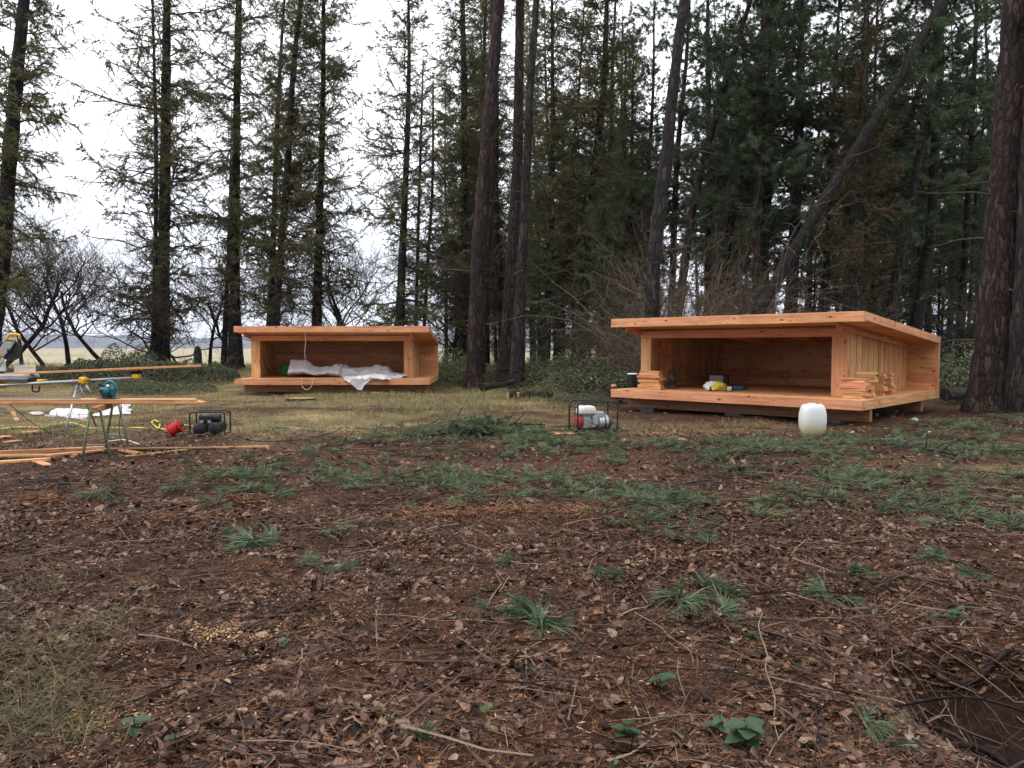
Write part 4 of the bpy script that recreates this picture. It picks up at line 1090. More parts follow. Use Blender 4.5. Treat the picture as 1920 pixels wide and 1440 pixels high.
# ------------------------------------------------------------------ ground cover
def scatter(n, y0, y1, p=1.0, u=.80):
    """density falls with distance as y**-p"""
    t = rng.random(n); e = 2 - p
    y = (y0 ** e + t * (y1 ** e - y0 ** e)) ** (1 / e) if abs(e) > 1e-6 else y0 * (y1 / y0) ** t
    x = rng.uniform(-1, 1, n) * (u * y + 1.5)
    return x, y
def under_shelter(x, y):
    m_ = np.zeros(len(x), bool)
    for o_, a_, b_, W_, dp in ((FLr, e1, e2, Wr, dep_r), (FLl, f1, f2, Wl, 3.6)):
        dx, dy = x - o_.x, y - o_.y
        lx, ly = dx * a_.x + dy * a_.y, dx * b_.x + dy * b_.y
        m_ |= (lx > .2) & (lx < W_ - .1) & (ly > .45) & (ly < dp - .3)
    return m_
def in_hole(x, y, k=1.0): return (((x - HOLE[0]) / .42) ** 2 + ((y - HOLE[1]) / .5) ** 2) < k

def leaf_field(n, y0, y1, p, size, name, mt, thr=1.0):
    x, y = scatter(n, y0, y1, p)
    keep = (rng.random(n) > straw_mask(x, y) * .85) & ~in_hole(x, y) & ~under_shelter(x, y)
    cl = vnoise(x, y, 1.3, 15) * .6 + vnoise(x, y, 4, 16) * .4
    keep &= rng.random(n) < np.clip((cl - .12) * 2.1, .1, 1) * thr
    x, y = x[keep], y[keep]; n = len(x)
    k = 7; an = rng.uniform(0, 2 * PI, n)
    s_ = (.35 + 1.35 * rng.random(n) ** 1.6) * size
    out = np.array([0, .75, 1.0, .8, .95, .7, 1.1]); ang = np.linspace(0, 2 * PI, k, endpoint=False)
    rr = rng.uniform(.45, 1.1, (n, k)) * s_[:, None] * .5
    lx = np.cos(ang)[None] * rr * 1.35; ly = np.sin(ang)[None] * rr * .85
    curl = rng.normal(0, .5, n)[:, None]; lz = (np.abs(ly) ** 2 / s_[:, None] * 1.8 * curl + rng.normal(0, .05, (n, k)) * s_[:, None])
    tilt = rng.normal(0, .38, n)[:, None]; tilt2 = rng.normal(0, .3, n)[:, None]
    lz = lz + lx * tilt + ly * tilt2
    ca_, sa_ = np.cos(an)[:, None], np.sin(an)[:, None]
    X_, Y_ = lx * ca_ - ly * sa_, lx * sa_ + ly * ca_
    z0 = gs(x, y) + rng.uniform(.002, .022, n)
    V = np.concatenate([np.stack([x, y, z0], -1)[:, None], np.stack([x[:, None] + X_, y[:, None] + Y_, z0[:, None] + np.maximum(lz, -.012) + .002], -1)], 1)
    ii = np.arange(n)[:, None, None] * (k + 1)
    f = np.stack([np.zeros(k, int), np.arange(k) + 1, (np.arange(k) + 1) % k + 1], -1)[None] + ii
    a = Acc(); tint = np.clip(rng.beta(1.7, 1.9, n), 0, .96); tint = np.where(rng.random(n) < .035, .97, tint); tint = np.where(rng.random(n) < .018, 1.0, tint)
    a.raw(V.reshape(-1, 3), f.reshape(-1, 3), 0, np.repeat(tint, k + 1))
    return a.build(name, M[mt])
tag(leaf_field(62000, 1.7, 6.5, 1.0, .034, 'leaf_litter', 'litter_leaf'), 'wet brown dead leaves covering the clearing floor up close', 'leaf litter', kind='stuff')
tag(leaf_field(20000, 6.0, 13, 1.0, .05, 'leaf_litter', 'litter_leaf', .8), 'brown dead leaves thinning out toward the shelters', 'leaf litter', kind='stuff')

def flat_bits(n, y0, y1, p, L, W, maxtilt, tintf, acc, m=0, mask=None, lift=.012):
    x, y = scatter(n, y0, y1, p)
    keep = ~in_hole(x, y)
    if mask is not None: keep &= mask(x, y)
    x, y = x[keep], y[keep]; n = len(x)
    an = rng.uniform(0, 2 * PI, n); tl = rng.normal(0, maxtilt, n)
    d = np.stack([np.cos(an), np.sin(an), np.abs(tl) * .8], -1); side = np.stack([-np.sin(an), np.cos(an), rng.normal(0, .3, n)], -1)
    b = np.stack([x, y, gs(x, y) + rng.uniform(0, lift, n)], -1)
    (acc.tris if L[1] > .05 else acc.kites)(b, d, side, rng.uniform(*L, n), rng.uniform(*W, n), m, tintf(n))
a = Acc()
notstraw = lambda x, y: rng.random(len(x)) > straw_mask(x, y) * .5
flat_bits(185000, 1.7, 7, 1.0, (.02, .10), (.0018, .0040), .22, lambda n: rng.beta(2, 2, n), a, 0, notstraw, .02)
flat_bits(80000, 6, 22, 1.0, (.04, .13), (.003, .007), .22, lambda n: rng.beta(2, 2, n), a, 0, notstraw, .025)
tag(a.build('needle_litter', M['duff']), 'rusty brown fallen needles and fine debris over the clearing floor', 'needle litter', kind='stuff')
# sawdust and chips
a = Acc()
def blob_bits(px, py, rx, ry, n, L, W):
    c = ground_at(px, py); x = c.x + rng.normal(0, rx, n); y = c.y + rng.normal(0, ry, n)
    an = rng.uniform(0, 6.28, n)
    a.kites(np.stack([x, y, gs(x, y) + rng.uniform(.002, .02, n)], -1), np.stack([np.cos(an), np.sin(an), rng.normal(0, .2, n)], -1), np.stack([-np.sin(an), np.cos(an), rng.normal(0, .3, n)], -1), rng.uniform(*L, n), rng.uniform(*W, n), 0, np.clip(rng.normal(.75, .25, n), 0, 1))
for px, py, rx, ry, n in ((430, 1190, .12, .10, 900), (480, 1130, .2, .12, 260), (240, 1360, .16, .10, 420), (150, 1400, .12, .1, 300), (770, 800, .32, .28, 2600), (1260, 815, .45, .22, 1600), (330, 815, .3, .2, 300), (1900, 910, .3, .2, 300), (100, 835, .6, .4, 800), (1060, 808, .2, .15, 250), (480, 945, .25, .08, 260), (70, 945, .18, .06, 260)):
    blob_bits(px, py, rx, ry, n, (.006, .028), (.004, .012))
flat_bits(15000, 1.7, 14, .9, (.006, .035), (.003, .012), .3, lambda n: np.clip(rng.normal(.8, .3, n), 0, 1), a, 0, None, .02)
tag(a.build('sawdust', M['chip']), 'pale sawdust and wood chips strewn over the clearing', 'sawdust', kind='stuff')

# loose twigs
def stick_batch(n, y0, y1, p, Lr, rr, acc, mask=None):
    x, y = scatter(n, y0, y1, p); keep = ~under_shelter(x, y)
    if mask is not None: keep &= mask(x, y)
    x, y = x[keep], y[keep]; n = len(x); k = 4
    L = Lr[0] + (Lr[1] - Lr[0]) * rng.random(n) ** 2.2; an = rng.uniform(0, 2 * PI, n); P = [np.stack([x, y], -1)]
    for _ in range(k - 1):
        an = an + rng.normal(0, .16, n); P.append(P[-1] + np.stack([np.cos(an), np.sin(an)], -1) * (L / (k - 1))[:, None])
    P = np.stack(P, 1); r0 = rng.uniform(*rr, n)
    z = gs(P[..., 0], P[..., 1]); zl = z[:, :1] + (z[:, -1:] - z[:, :1]) * np.linspace(0, 1, k)[None]
    z = np.maximum(z * .5 + zl * .5, z - .01) + r0[:, None] + rng.uniform(0, .03, (n, 1)) + rng.normal(0, .006, (n, k)) + (rng.random((n, 1)) < .12) * rng.uniform(-.02, .10, (n, 1)) * np.linspace(0, 1, k)[None]
    acc.tubes(np.concatenate([P, z[..., None]], -1), r0[:, None] * np.linspace(1, .55, k)[None], 3, 0, np.clip(rng.beta(1.2, 1.7, n), 0, 1))
a = Acc()
stick_batch(13000, 1.7, 7.5, 1.0, (.05, .55), (.0015, .0048), a, lambda x, y: ~in_hole(x, y, .7))
stick_batch(2600, 6.5, 20, .8, (.10, .9), (.003, .007), a, lambda x, y: rng.random(len(x)) > straw_mask(x, y) * .6)
stick_batch(260, 1.7, 8, 1.0, (.3, .9), (.004, .008), a)
tag(a.build('fallen_twigs', M['stick']), 'countless thin twigs lying across the leaf litter', 'twigs', kind='stuff')

# grass
def blades(n, region, H, Wd, acc, m, tint, lean=.6):
    x, y = region(n); n = len(x)
    an = rng.uniform(0, 2 * PI, n); l = np.abs(rng.normal(0, lean, n))
    d1 = nrm(np.stack([np.cos(an) * l * .8, np.sin(an) * l * .8, np.full(n, .8)], -1)); d2 = nrm(np.stack([np.cos(an) * l * 1.6, np.sin(an) * l * 1.6, np.full(n, .5) - .35 * l], -1))
    s_ = nrm(np.stack([-np.sin(an), np.cos(an), 0 * an], -1)); h = rng.uniform(*H, n)[:, None]; w = rng.uniform(*Wd, n)[:, None]
    b = np.stack([x, y, gs(x, y) - .005], -1); mid = b + d1 * h * .5; tip = mid + d2 * h * .5
    V = np.stack([b - s_ * w / 2, b + s_ * w / 2, mid + s_ * w * .4, mid - s_ * w * .4, tip], 1)
    base = np.arange(n)[:, None] * 5; t_ = tint(n)
    n0 = acc.n
    acc.raw(V.reshape(-1, 3), np.array([[0, 1, 2, 3]])[None] [0] + base, m, np.repeat(t_, 5))
    acc.Fs.append(np.array([[3, 2, 4]]) + base + n0); acc.M.append(np.full(n, m))
a = Acc()
def reg_straw(n):
    x, y = scatter(n, 9.5, 27, .9, .72); c = vnoise(x, y, 1.1, 20) * .5 + vnoise(x, y, 3.3, 21) * .5
    k_ = (rng.random(n) < straw_mask(x, y)) & (rng.random(n) < np.clip((c - .33) * 3.4, .04, 1)) & ~under_shelter(x, y); return x[k_], y[k_]
blades(150000, reg_straw, (.05, .17), (.005, .011), a, 0, lambda n: rng.beta(2, 2, n), 1.7)
def reg_tuft(cx, cy, rx, ry):
    return lambda n: (cx + rng.normal(0, rx, n), cy + rng.normal(0, ry, n))
for px, py, rx, ry, n in ((880, 735, .7, .7, 3500), (930, 745, .9, .5, 3500), (990, 750, .5, .4, 1500), (850, 720, .5, .8, 2200), (640, 745, 1.2, .6, 2500), (380, 700, 1.0, 1.4, 3000), (425, 700, .5, .8, 1500), (750, 760, 1.0, .5, 2000), (860, 765, .8, .4, 2500), (740, 745, .6, .3, 800)):
    c = ground_at(px, py)
    blades(n, reg_tuft(c.x, c.y, rx, ry), (.06, .24), (.006, .011), a, 0, lambda n: rng.beta(2, 2, n), 1.2)
tag(a.build('dry_grass', M['straw']), 'straw coloured dry grass between the work area and the far shelter', 'grass', kind='stuff')
a = Acc()
def reg_green(n):
    x, y = scatter(n, 4, 24, 1.0, .75); c = vnoise(x, y, 1.6, 24)
    k_ = (c > .62) & ~under_shelter(x, y) & ~in_hole(x, y); return x[k_], y[k_]
blades(26000, reg_green, (.03, .09), (.004, .009), a, 0, lambda n: rng.random(n), .9)
tag(a.build('green_grass', M['grass_green']), 'thin green grass and moss showing through the litter', 'grass', kind='stuff')
# rank grass on the field edge
a = Acc()
def reg_field(n):
    x = rng.uniform(-34, 2, n); y = 27 + rng.random(n) ** 1.2 * 20; return x, y
blades(26000, reg_field, (.12, .32), (.012, .026), a, 0, lambda n: np.clip(rng.normal(.72, .13, n), 0, 1), .8)
tag(a.build('field_grass', M['straw']), 'pale rank grass on the field beyond the spruces', 'grass', kind='stuff')

# brown-yellow brush of dry needles and stalks at the lower left
a = Acc(); st = Acc()
for px, py, s_ in ((60, 1120, .9), (140, 1240, 1.0), (40, 1230, 1.1), (20, 1330, 1.2), (100, 1330, .9), (190, 1180, .7), (10, 1420, 1.2), (120, 1420, .9), (-60, 1200, 1.3), (-60, 1380, 1.4)):
    c = ground_at(px, py); n = int(260 * s_)
    x = c.x + rng.normal(0, .13 * s_, n); y = c.y + rng.normal(0, .13 * s_, n); an = rng.uniform(0, 6.28, n)
    b = np.stack([x, y, gs(x, y) + rng.uniform(0, .08, n)], -1)
    a.kites(b, np.stack([np.cos(an), np.sin(an), rng.uniform(-.1, .8, n)], -1), np.stack([-np.sin(an), np.cos(an), rng.normal(0, .3, n)], -1), rng.uniform(.05, .17, n), rng.uniform(.002, .004, n), 0, rng.random(n))
tag(a.build('dry_brush', M['dry_mix']), 'yellow brown needles and stalks heaped in the lower left corner', 'dry brush', kind='stuff')

# ------------------------------------------------------------------ cut pine boughs on the ground
def sprig_acc(seed, nt_=6, needles=46, L=.14, spread=.22, w=.0028):
    """a bough tip lying flat: a twig with brush-like tufts of long needles"""
    r = np.random.default_rng(seed); a = Acc(); k = 6
    p = np.zeros(3); an = 0.0; P = [p]
    for _ in range(k - 1):
        an += r.normal(0, .15); P.append(P[-1] + np.array([math.cos(an), math.sin(an), r.normal(0.03, .04)]) * spread / (k - 1) * 1.8)
    P = np.array(P); P[:, 2] = np.abs(P[:, 2]) + .02
    a.tubes(P[None], np.linspace(.006, .003, k)[None], 5, 0, .4)
    for i in range(nt_):
        t = r.uniform(.15, 1.0) * (k - 1); j = min(int(t), k - 2); b = P[j] + (P[j + 1] - P[j]) * (t - j)
        dirn = nrm(P[j + 1] - P[j] + r.normal(0, .45, 3) * [1, 1, .35])
        n = needles
        bb = b + r.normal(0, .006, (n, 3)) + dirn * r.uniform(0, .05, n)[:, None]
        d = nrm(dirn + r.normal(0, .33, (n, 3)) + [0, 0, .06]); Ln = L * r.uniform(.6, 1.15, n)
        mid = bb + d * (Ln * .55)[:, None]; d2 = nrm(d + [0, 0, -.35] + r.normal(0, .08, (n, 3))); tip = mid + d2 * (Ln * .45)[:, None]
        mid[:, 2] = np.maximum(mid[:, 2], .008); tip[:, 2] = np.maximum(tip[:, 2], .003)
        s_ = nrm(np.cross(d, r.normal(0, 1, (n, 3))))
        V = np.stack([bb - s_ * w / 2, bb + s_ * w / 2, mid + s_ * w / 2, mid - s_ * w / 2, tip], 1); base = np.arange(n)[:, None] * 5
        n0 = a.n; tt = np.clip(r.normal(.5, .22, n), 0, 1)
        a.raw(V.reshape(-1, 3), np.array([[0, 1, 2, 3]]) + base, 1, np.repeat(tt, 5)); a.Fs.append(np.array([[3, 2, 4]]) + base + n0); a.M.append(np.full(n, 1))
    return a
def merge_sprigs(seeds, **kw): return [sprig_acc(s_, **kw) for s_ in seeds]
protoN = merge_sprigs(range(50, 54), nt_=5, needles=40)
protoF = merge_sprigs(range(60, 66), nt_=4, needles=19, w=.0042, L=.12, spread=.17)
def put(acc, src, loc, rz, s_, tilt=0.0):
    Rm = np.array((Matrix.Rotation(rz, 3, 'Z') @ Matrix.Rotation(tilt, 3, 'X')))
    V = np.concatenate(src.V) @ Rm.T * s_ + np.array(loc)
    loops = 0
    F4 = [f for f in src.Fs if f.shape[1] == 4]; F3 = [f for f in src.Fs if f.shape[1] == 3]
    M4 = [m_ for f, m_ in zip(src.Fs, src.M) if f.shape[1] == 4]; M3 = [m_ for f, m_ in zip(src.Fs, src.M) if f.shape[1] == 3]
    n0 = acc.n; acc.V.append(V); acc.A.append(np.clip(np.concatenate(src.A) + R_.uniform(-.2, .2), 0, 1)); acc.n += len(V)
    for Fs_, Ms_ in ((F4, M4), (F3, M3)):
        if Fs_: acc.Fs.append(np.concatenate(Fs_) + n0); acc.M.append(np.concatenate(Ms_))
# patches: column, row, spread across, spread in depth (m), how many
patches = [(1100, 822, .35, .10, 14), (1060, 825, .25, .08, 10), (850, 815, 1.1, .45, 130), (940, 812, .8, .35, 90), (700, 850, 1.3, .8, 90), (600, 905, .75, .28, 70), (500, 910, .6, .25, 36), (450, 905, .4, .2, 20), (980, 910, .9, .22, 60), (880, 905, .5, .2, 26), (1150, 935, .8, .3, 50),
           (1250, 940, .5, .22, 44), (1330, 955, .5, .22, 26), (1060, 835, .9, .25, 60), (1180, 840, .6, .3, 24), (1500, 850, 1.0, .5, 80), (1620, 845, .9, .5, 80), (1700, 830, .9, .6, 90), (1820, 850, .8, .7, 110), (1850, 800, .7, .6, 70), (1420, 840, .6, .3, 36),
           (1500, 940, .8, .35, 44), (1650, 950, .9, .35, 34), (1780, 900, .7, .4, 44), (1300, 860, .6, .3, 24), (1250, 985, .5, .2, 22), (760, 880, .8, .3, 20), (210, 930, .15, .08, 6), (350, 950, .3, .15, 8), (1740, 990, .5, .2, 16), (1580, 905, .7, .3, 36), (1450, 890, .8, .3, 34), (900, 870, 2.0, .6, 30), (1880, 950, .4, .3, 14)]
a = Acc()
for px, py, rx, ry, n in patches:
    c = ground_at(px, py)
    for _ in range(int(n * 1.4)):
        x, y = c.x + R_.gauss(0, rx * .95), c.y + R_.gauss(0, ry * 1.15)
        if y < 5.0 or vnoise(np.array(x), np.array(y), 2.3, 33) < .42 or R_.random() < (.30 if y < 9.5 else .05): continue
        put(a, R_.choice(protoF), (x, y, float(gs(x, y)) + R_.uniform(0, .03)), R_.uniform(0, 6.28), R_.uniform(.7, 1.3), R_.gauss(0, .12))
tag(a.build('cut_pine_needles', [M['stick'], M['pine_fresh']]), 'green cut pine boughs spread over the middle of the clearing', 'pine boughs', kind='stuff')
near_sp = [(525, 1020, 2.0, 3.6, 1.4, 'largest fresh green pine tuft at the left middle of the foreground'), (565, 1065, .8, .9, .7, 'short pine tuft just below the largest foreground tuft'), (625, 1075, .9, .4, .75, 'thin pine tuft right of the short one'), (648, 1005, 1.0, 3.2, .8, 'pine tuft up and right of the largest foreground tuft'),
           (965, 1160, 1.0, 3.4, 1.0, 'pine tuft left of the fanned one in the foreground centre'), (1012, 1165, 1.1, 4.6, 1.15, 'upright fanned pine tuft in the foreground centre'), (1110, 1082, .9, .1, .8, 'small flat pine tuft above the fanned tuft'), (1275, 1125, 1.0, 4.3, 1.1, 'grey green pine tuft, left of a close pair'),
           (1308, 1105, 1.0, 4.9, 1.1, 'grey green pine tuft, right of a close pair'), (1370, 1155, .8, 4.2, .9, 'dark pine tuft right of the close pair'), (1530, 1118, .9, .2, .95, 'flat pine tuft in the right middle of the foreground'), (1595, 1075, .9, 5.6, .8, 'pale pine tuft above the flat one'),
           (1830, 1075, 1.0, 4.4, 1.0, 'bushy pine tuft near the right edge'), (1780, 1050, 1.0, 2.9, .9, 'pine tuft left of the bushy one near the right edge'), (1610, 1365, .9, 4.5, .95, 'pine tuft standing at the lower right beside the dark hole'), (945, 1060, .7, 1.0, .6, 'tiny pine tuft in the centre of the litter'),
           (1225, 985, 1.2, 3.0, 1.0, 'pine tuft behind the grey green pair'), (790, 1395, .5, 2.0, .5, 'tiny pine sprig at the bottom edge'), (1745, 1155, .5, 1.5, .5, 'tiny green sprig right of the flat tuft'), (410, 1010, .6, .6, .55, 'tiny sprig left of the largest foreground tuft')]
nz_cache = []
for i, (px, py, _, rz, sc, lab) in enumerate(near_sp):
    if i < 6:
        aa = sprig_acc(80 + i, nt_=5, needles=56, L=.135, spread=.09, w=.0032)
        nz_cache.append(aa)
    src = nz_cache[i % 6]; t_ = Acc(); put(t_, src, (0, 0, 0), 0, 1.0)
    c = ground_at(px, py)
    sc *= R_.uniform(.95, 1.2); o = t_.build('pine_sprig', [M['stick'], M['pine_near']]); o.location = (c.x, c.y, float(gs(c.x, c.y)) + .004); o.rotation_euler = (R_.gauss(0, .06), R_.gauss(0, .06), rz); o.scale = (sc,) * 3
    tag(o, lab, 'pine sprig', 'pine tufts lying in the foreground')

# ------------------------------------------------------------------ fallen branches one can point at
def fallen(pts, rad, label, lift=0.0, mt='bark_grey', side=None, name='fallen_branch', cat='branch', group='loose branches on the forest floor'):
    P = []
    for q_ in pts:
        c = ground_at(q_[0], q_[1]); P.append(Vector((c.x, c.y, float(gs(c.x, c.y)) + rad + lift + (q_[2] if len(q_) > 2 else 0))))
    Q = []
    for i in range(len(P) - 1):
        dl = (P[i + 1] - P[i]).length
        Q += [P[i], P[i].lerp(P[i + 1], .5) + Vector((R_.gauss(0, .035), R_.gauss(0, .035), R_.uniform(0, .02))) * min(1.5, dl * 2)]
    P2 = Q + [P[-1]]
    o_ = P[0].copy(); L = [p - o_ for p in P]; L2 = [p - o_ for p in P2]
    a = Acc(); a.tube(L2, np.linspace(rad, rad * .55, len(L2)), 7, rough=.08, smooth=4)
    if side:
        for i, (dx, dy, dz, l) in side:
            b = L[i]; e = b + Vector((dx, dy, dz)).normalized() * l
            a.tube([b, b.lerp(e, .5) + Vector((.01, .01, .01)), e], [rad * .5, rad * .4, rad * .2], 5)
    ob = a.build(name, M[mt], smooth=True); ob.location = o_
    return tag(ob, label, cat, group)
fallen([(940, 1418), (1010, 1396), (1075, 1405), (1140, 1408)] if False else [(450, 1412), (500, 1398), (560, 1400), (590, 1398)], .008, 'forked reddish stick along the bottom edge left of centre', mt='bark_red')
fallen([(530, 1335), (570, 1360), (615, 1392)], .009, 'straight grey stick slanting down to the bottom edge', mt='bark_grey')
fallen([(640, 1375), (625, 1400), (600, 1432)], .008, 'short thick reddish stick crossing the slanting grey one', mt='bark_red', lift=.02)
fallen([(375, 1230), (410, 1248), (445, 1262)], .008, 'reddish brown stick in the lower left litter', mt='bark_red')
fallen([(88, 1052), (45, 1080), (28, 1100), (38, 1125)], .012, 'curved pale stick near the left edge', mt='bark_grey')
fallen([(108, 930), (125, 942), (190, 950), (248, 932)], .012, 'dark bowed stick in the upper left of the litter', mt='bark_dark', side=[(0, (-.2, .4, .5, .18))])
fallen([(980, 1050), (1005, 1080), (1040, 1098), (1078, 1116)], .007, 'kinked grey twig right of the foreground centre', mt='bark_grey')
fallen([(1180, 1004), (1230, 1010), (1290, 1024)], .014, 'straight dark stick lying across the middle of the clearing', mt='bark_dark')
fallen([(1120, 925), (1180, 912), (1260, 915), (1330, 906)], .010, 'long thin stick half covered by pine boughs', mt='bark_dark')
fallen([(1710, 835), (1735, 850), (1765, 858), (1795, 862)], .022, 'pale barked branch lying in the boughs at the right', mt='bark_grey', lift=.04, side=[(1, (.2, .3, .4, .3)), (2, (.5, .2, .25, .35))])
fallen([(1630, 862), (1665, 848), (1700, 838)], .014, 'short branch left of the pale barked one', mt='bark_grey', lift=.03)
fallen([(1840, 940), (1800, 935), (1760, 925)], .012, 'branch lying low at the right edge of the boughs', mt='bark_dark')
fallen([(735, 905), (760, 918), (800, 925), (845, 928)], .014, 'dark forked branch left of the red splinters', mt='bark_dark', side=[(1, (-.3, .2, .7, .22)), (2, (.1, .1, .8, .15))])
fallen([(560, 845), (640, 838), (690, 830), (720, 836)], .010, 'long dark twig in front of the brush pile', mt='bark_dark')
fallen([(820, 1000), (850, 1015), (880, 1040), (905, 1075)], .004, 'thin yellowish stalk arching in the centre', mt='bark_grey', lift=.05)
fallen([(1430, 1175), (1438, 1260), (1452, 1350), (1460, 1440)], .0033, 'long pale bent stalk at the lower right', mt='stalk', lift=.06)
fallen([(1190, 1160), (1240, 1190), (1280, 1230), (1300, 1270)], .0033, 'arched pale stalk right of centre', mt='stalk', lift=.04)
fallen([(1430, 1195), (1500, 1175), (1580, 1168), (1660, 1160)], .0033, 'long thin pale stalk lying level at the right', mt='stalk', lift=.03)
fallen([(1200, 1275), (1330, 1278), (1400, 1290), (1500, 1325), (1590, 1355)], .0033, 'green bramble runner across the lower right', mt='bark_moss', lift=.03)
fallen([(1040, 1330), (1100, 1240)], .009, 'short dark stick at the lower centre', mt='bark_dark') if False else None
fallen([(1030, 1230), (1022, 1265), (1008, 1320)], .008, 'reddish stick pointing at the viewer in the lower centre', mt='bark_red')
fallen([(960, 1255), (985, 1300), (998, 1330)], .010, 'broken pale stick left of the reddish one', mt='bark_grey')
fallen([(700, 1172), (830, 1180), (960, 1186)], .0035, 'thin straight pale stalk across the centre', mt='stalk', lift=.03)
fallen([(1745, 1218), (1790, 1222), (1840, 1226), (1900, 1222)], .016, 'thick dark root along the upper rim of the hole', mt='bark_red', lift=.02, name='root', cat='root', group='roots in the hole')

# roots hanging in the hole
for i, (x0, y0, x1, y1, r0, lab) in enumerate(((1.55, 2.75, 1.9, 2.6, .012, 'root hanging into the hole at its left wall'), (1.7, 3.15, 1.95, 2.8, .010, 'root crossing the back wall of the hole'), (1.62, 2.5, 2.2, 2.75, .008, 'thin root spanning the front of the hole'), (2.0, 3.2, 2.05, 2.85, .012, 'root dangling from the back rim of the hole'), (1.5, 2.95, 2.3, 3.0, .007, 'long thin root across the middle of the hole'))):
    z0 = float(gs(x0, y0)) + .01; zm = z0 - .02
    p = [Vector((0, 0, 0)), Vector(((x1 - x0) * .4, (y1 - y0) * .4, .03)), Vector(((x1 - x0) * .75, (y1 - y0) * .75, -.05)), Vector((x1 - x0, y1 - y0, -.12))]
    a = Acc(); a.tube(p, np.linspace(r0, r0 * .5, 4), 6, smooth=4, rough=.1)
    o = a.build('root', M['bark_red'], smooth=True); o.location = (x0, y0, z0); tag(o, lab, 'root', 'roots in the hole')

a = Acc(); n = 90
x = HOLE[0] + rng.normal(0, .28, n); y = HOLE[1] + rng.normal(0, .32, n); z = gs(x, y)
an = rng.uniform(0, 6.28, n); L = rng.uniform(.12, .5, n); P = [np.stack([x, y, z + rng.uniform(.01, .12, n)], -1)]; d = nrm(np.stack([np.cos(an), np.sin(an), rng.normal(0, .35, n)], -1))
for _ in range(5):
    d = nrm(d + rng.normal(0, .25, (n, 3)) + [0, 0, -.08]); P.append(P[-1] + d * (L / 5)[:, None])
P = np.stack(P, 1); P[..., 2] = np.maximum(P[..., 2], gs(P[..., 0], P[..., 1]) + .004)
a.tubes(P, rng.uniform(.0015, .005, n)[:, None] * np.linspace(1, .4, 6)[None], 4, 0, rng.beta(1.3, 2, n))
tag(a.build('fine_roots', M['stick']), 'mat of fine roots and twigs in the dark hole', 'roots', kind='stuff')

# broad-leaved seedlings in the foreground
leaf_m = attr_mat('seedling_leaf', [(0, (.02, .05, .018)), (.5, (.032, .078, .028)), (1, (.07, .12, .05))], .4, .5, trans=.15, noise=30)
M['seed_leaf'] = leaf_m
def leaf_mesh():
    a = Acc(); n = 9; t = np.linspace(0, 1, n); w = .36 * np.sin(PI * np.clip(t, 0.02, 1) ** .8) ** .8; w[-1] = 0
    saw = 1 + .12 * (np.arange(n) % 2)
    V = np.concatenate([np.stack([t, w * saw, .12 * w - .25 * t ** 2], -1), np.stack([t, 0 * t, -.25 * t ** 2 - .02], -1), np.stack([t, -w * saw, .12 * w - .25 * t ** 2], -1)])
    F_ = [(i, i + 1, n + i + 1, n + i) for i in range(n - 1)] + [(n + i, n + i + 1, 2 * n + i + 1, 2 * n + i) for i in range(n - 1)]
    a.raw(V, F_, 0, .5); o = a.build('leaf', M['seed_leaf'], smooth=True); me = o.data; bpy.data.objects.remove(o); return me
LEAF = leaf_mesh()
for px, py, sc, nl, lab in ((1400, 1415, .075, 10, 'largest broad leaved green plant at the bottom edge'), (1240, 1310, .055, 5, 'small broad leaved plant in the lower right litter'), (1350, 1385, .05, 4, 'small broad leaved plant left of the largest one'), (1170, 1385, .05, 5, 'pale green seedling at the bottom centre right'),
                           (1795, 1165, .06, 5, 'fern like sprig above the hole'), (255, 1385, .055, 5, 'dark green plant at the lower left'), (535, 1215, .04, 5, 'bright yellow green seedling left of the centre'), (1000, 1270, .035, 4, 'tiny seedling in the lower centre'), (330, 1405, .045, 3, 'single leaved seedling at the bottom left'), (1410, 1210, .05, 4, 'light green seedling among the pale stalks')):
    c = ground_at(px, py); root = thing('seedling', lab, 'plant', (c.x, c.y, float(gs(c.x, c.y))), R_.uniform(0, 6))
    s_ = Acc(); s_.tube([(0, 0, 0), (.005, .003, sc * .8), (0, .006, sc * 1.4)], [.002, .0018, .001], 5); s_.build('stem', M['seed_leaf'], root)
    for i in range(nl):
        l = link('leaf', LEAF, root); l.location = (0, .004, sc * (.5 + .9 * i / nl)); l.rotation_euler = (R_.gauss(0, .2), R_.uniform(-.5, .1), i * 2.4 + R_.uniform(-.3, .3)); l.scale = (sc * R_.uniform(.8, 1.15),) * 3

# ------------------------------------------------------------------ stumps, logs, brush
def stump(px, py, r, h, label, top=True, flare=1.3, mt='bark_dark', cap='wood_cut', name='tree_stump', rz=0):
    c = ground_at(px, py); root = thing(name, label, 'stump', (c.x, c.y, gzf(c.x, c.y) - .02), rz)
    b = Acc(); b.lathe([(r * flare, 0), (r * 1.12, h * .35), (r * 1.02, h * .8), (r, h), (r * .93, h)], 20, wob=.10); b.build('bark', M[mt], root, smooth=True, auto=40)
    t_ = Acc(); t_.lathe([(r * .97, h - .004), (r * .5, h + .004), (0.001, h + .006)], 20, wob=.06); t_.build('cut_face', M[cap], root, smooth=True)
    return root
stump(566, 752, .36, .10, 'wide low stump in front of the far shelter')
stump(1024, 733, .24, .30, 'sawn stump right of the fallen log')
stump(1052, 815, .26, .05, 'flat freshly cut stump left of the generator')
stump(1265, 824, .20, .03, 'flush cut stump between the generator and the white canister')
stump(690, 832, .17, .06, 'reddish rotten stump left of the brush pile', cap='bark_red', mt='bark_red')
stump(360, 717, .30, .09, 'flat topped stump left of the far shelter')
p = atD(371, 672, 40); st_ = thing('dark_stump', 'dark upright stump out in the pale field', 'stump', (p.x, 40, gzf(p.x, 40)))
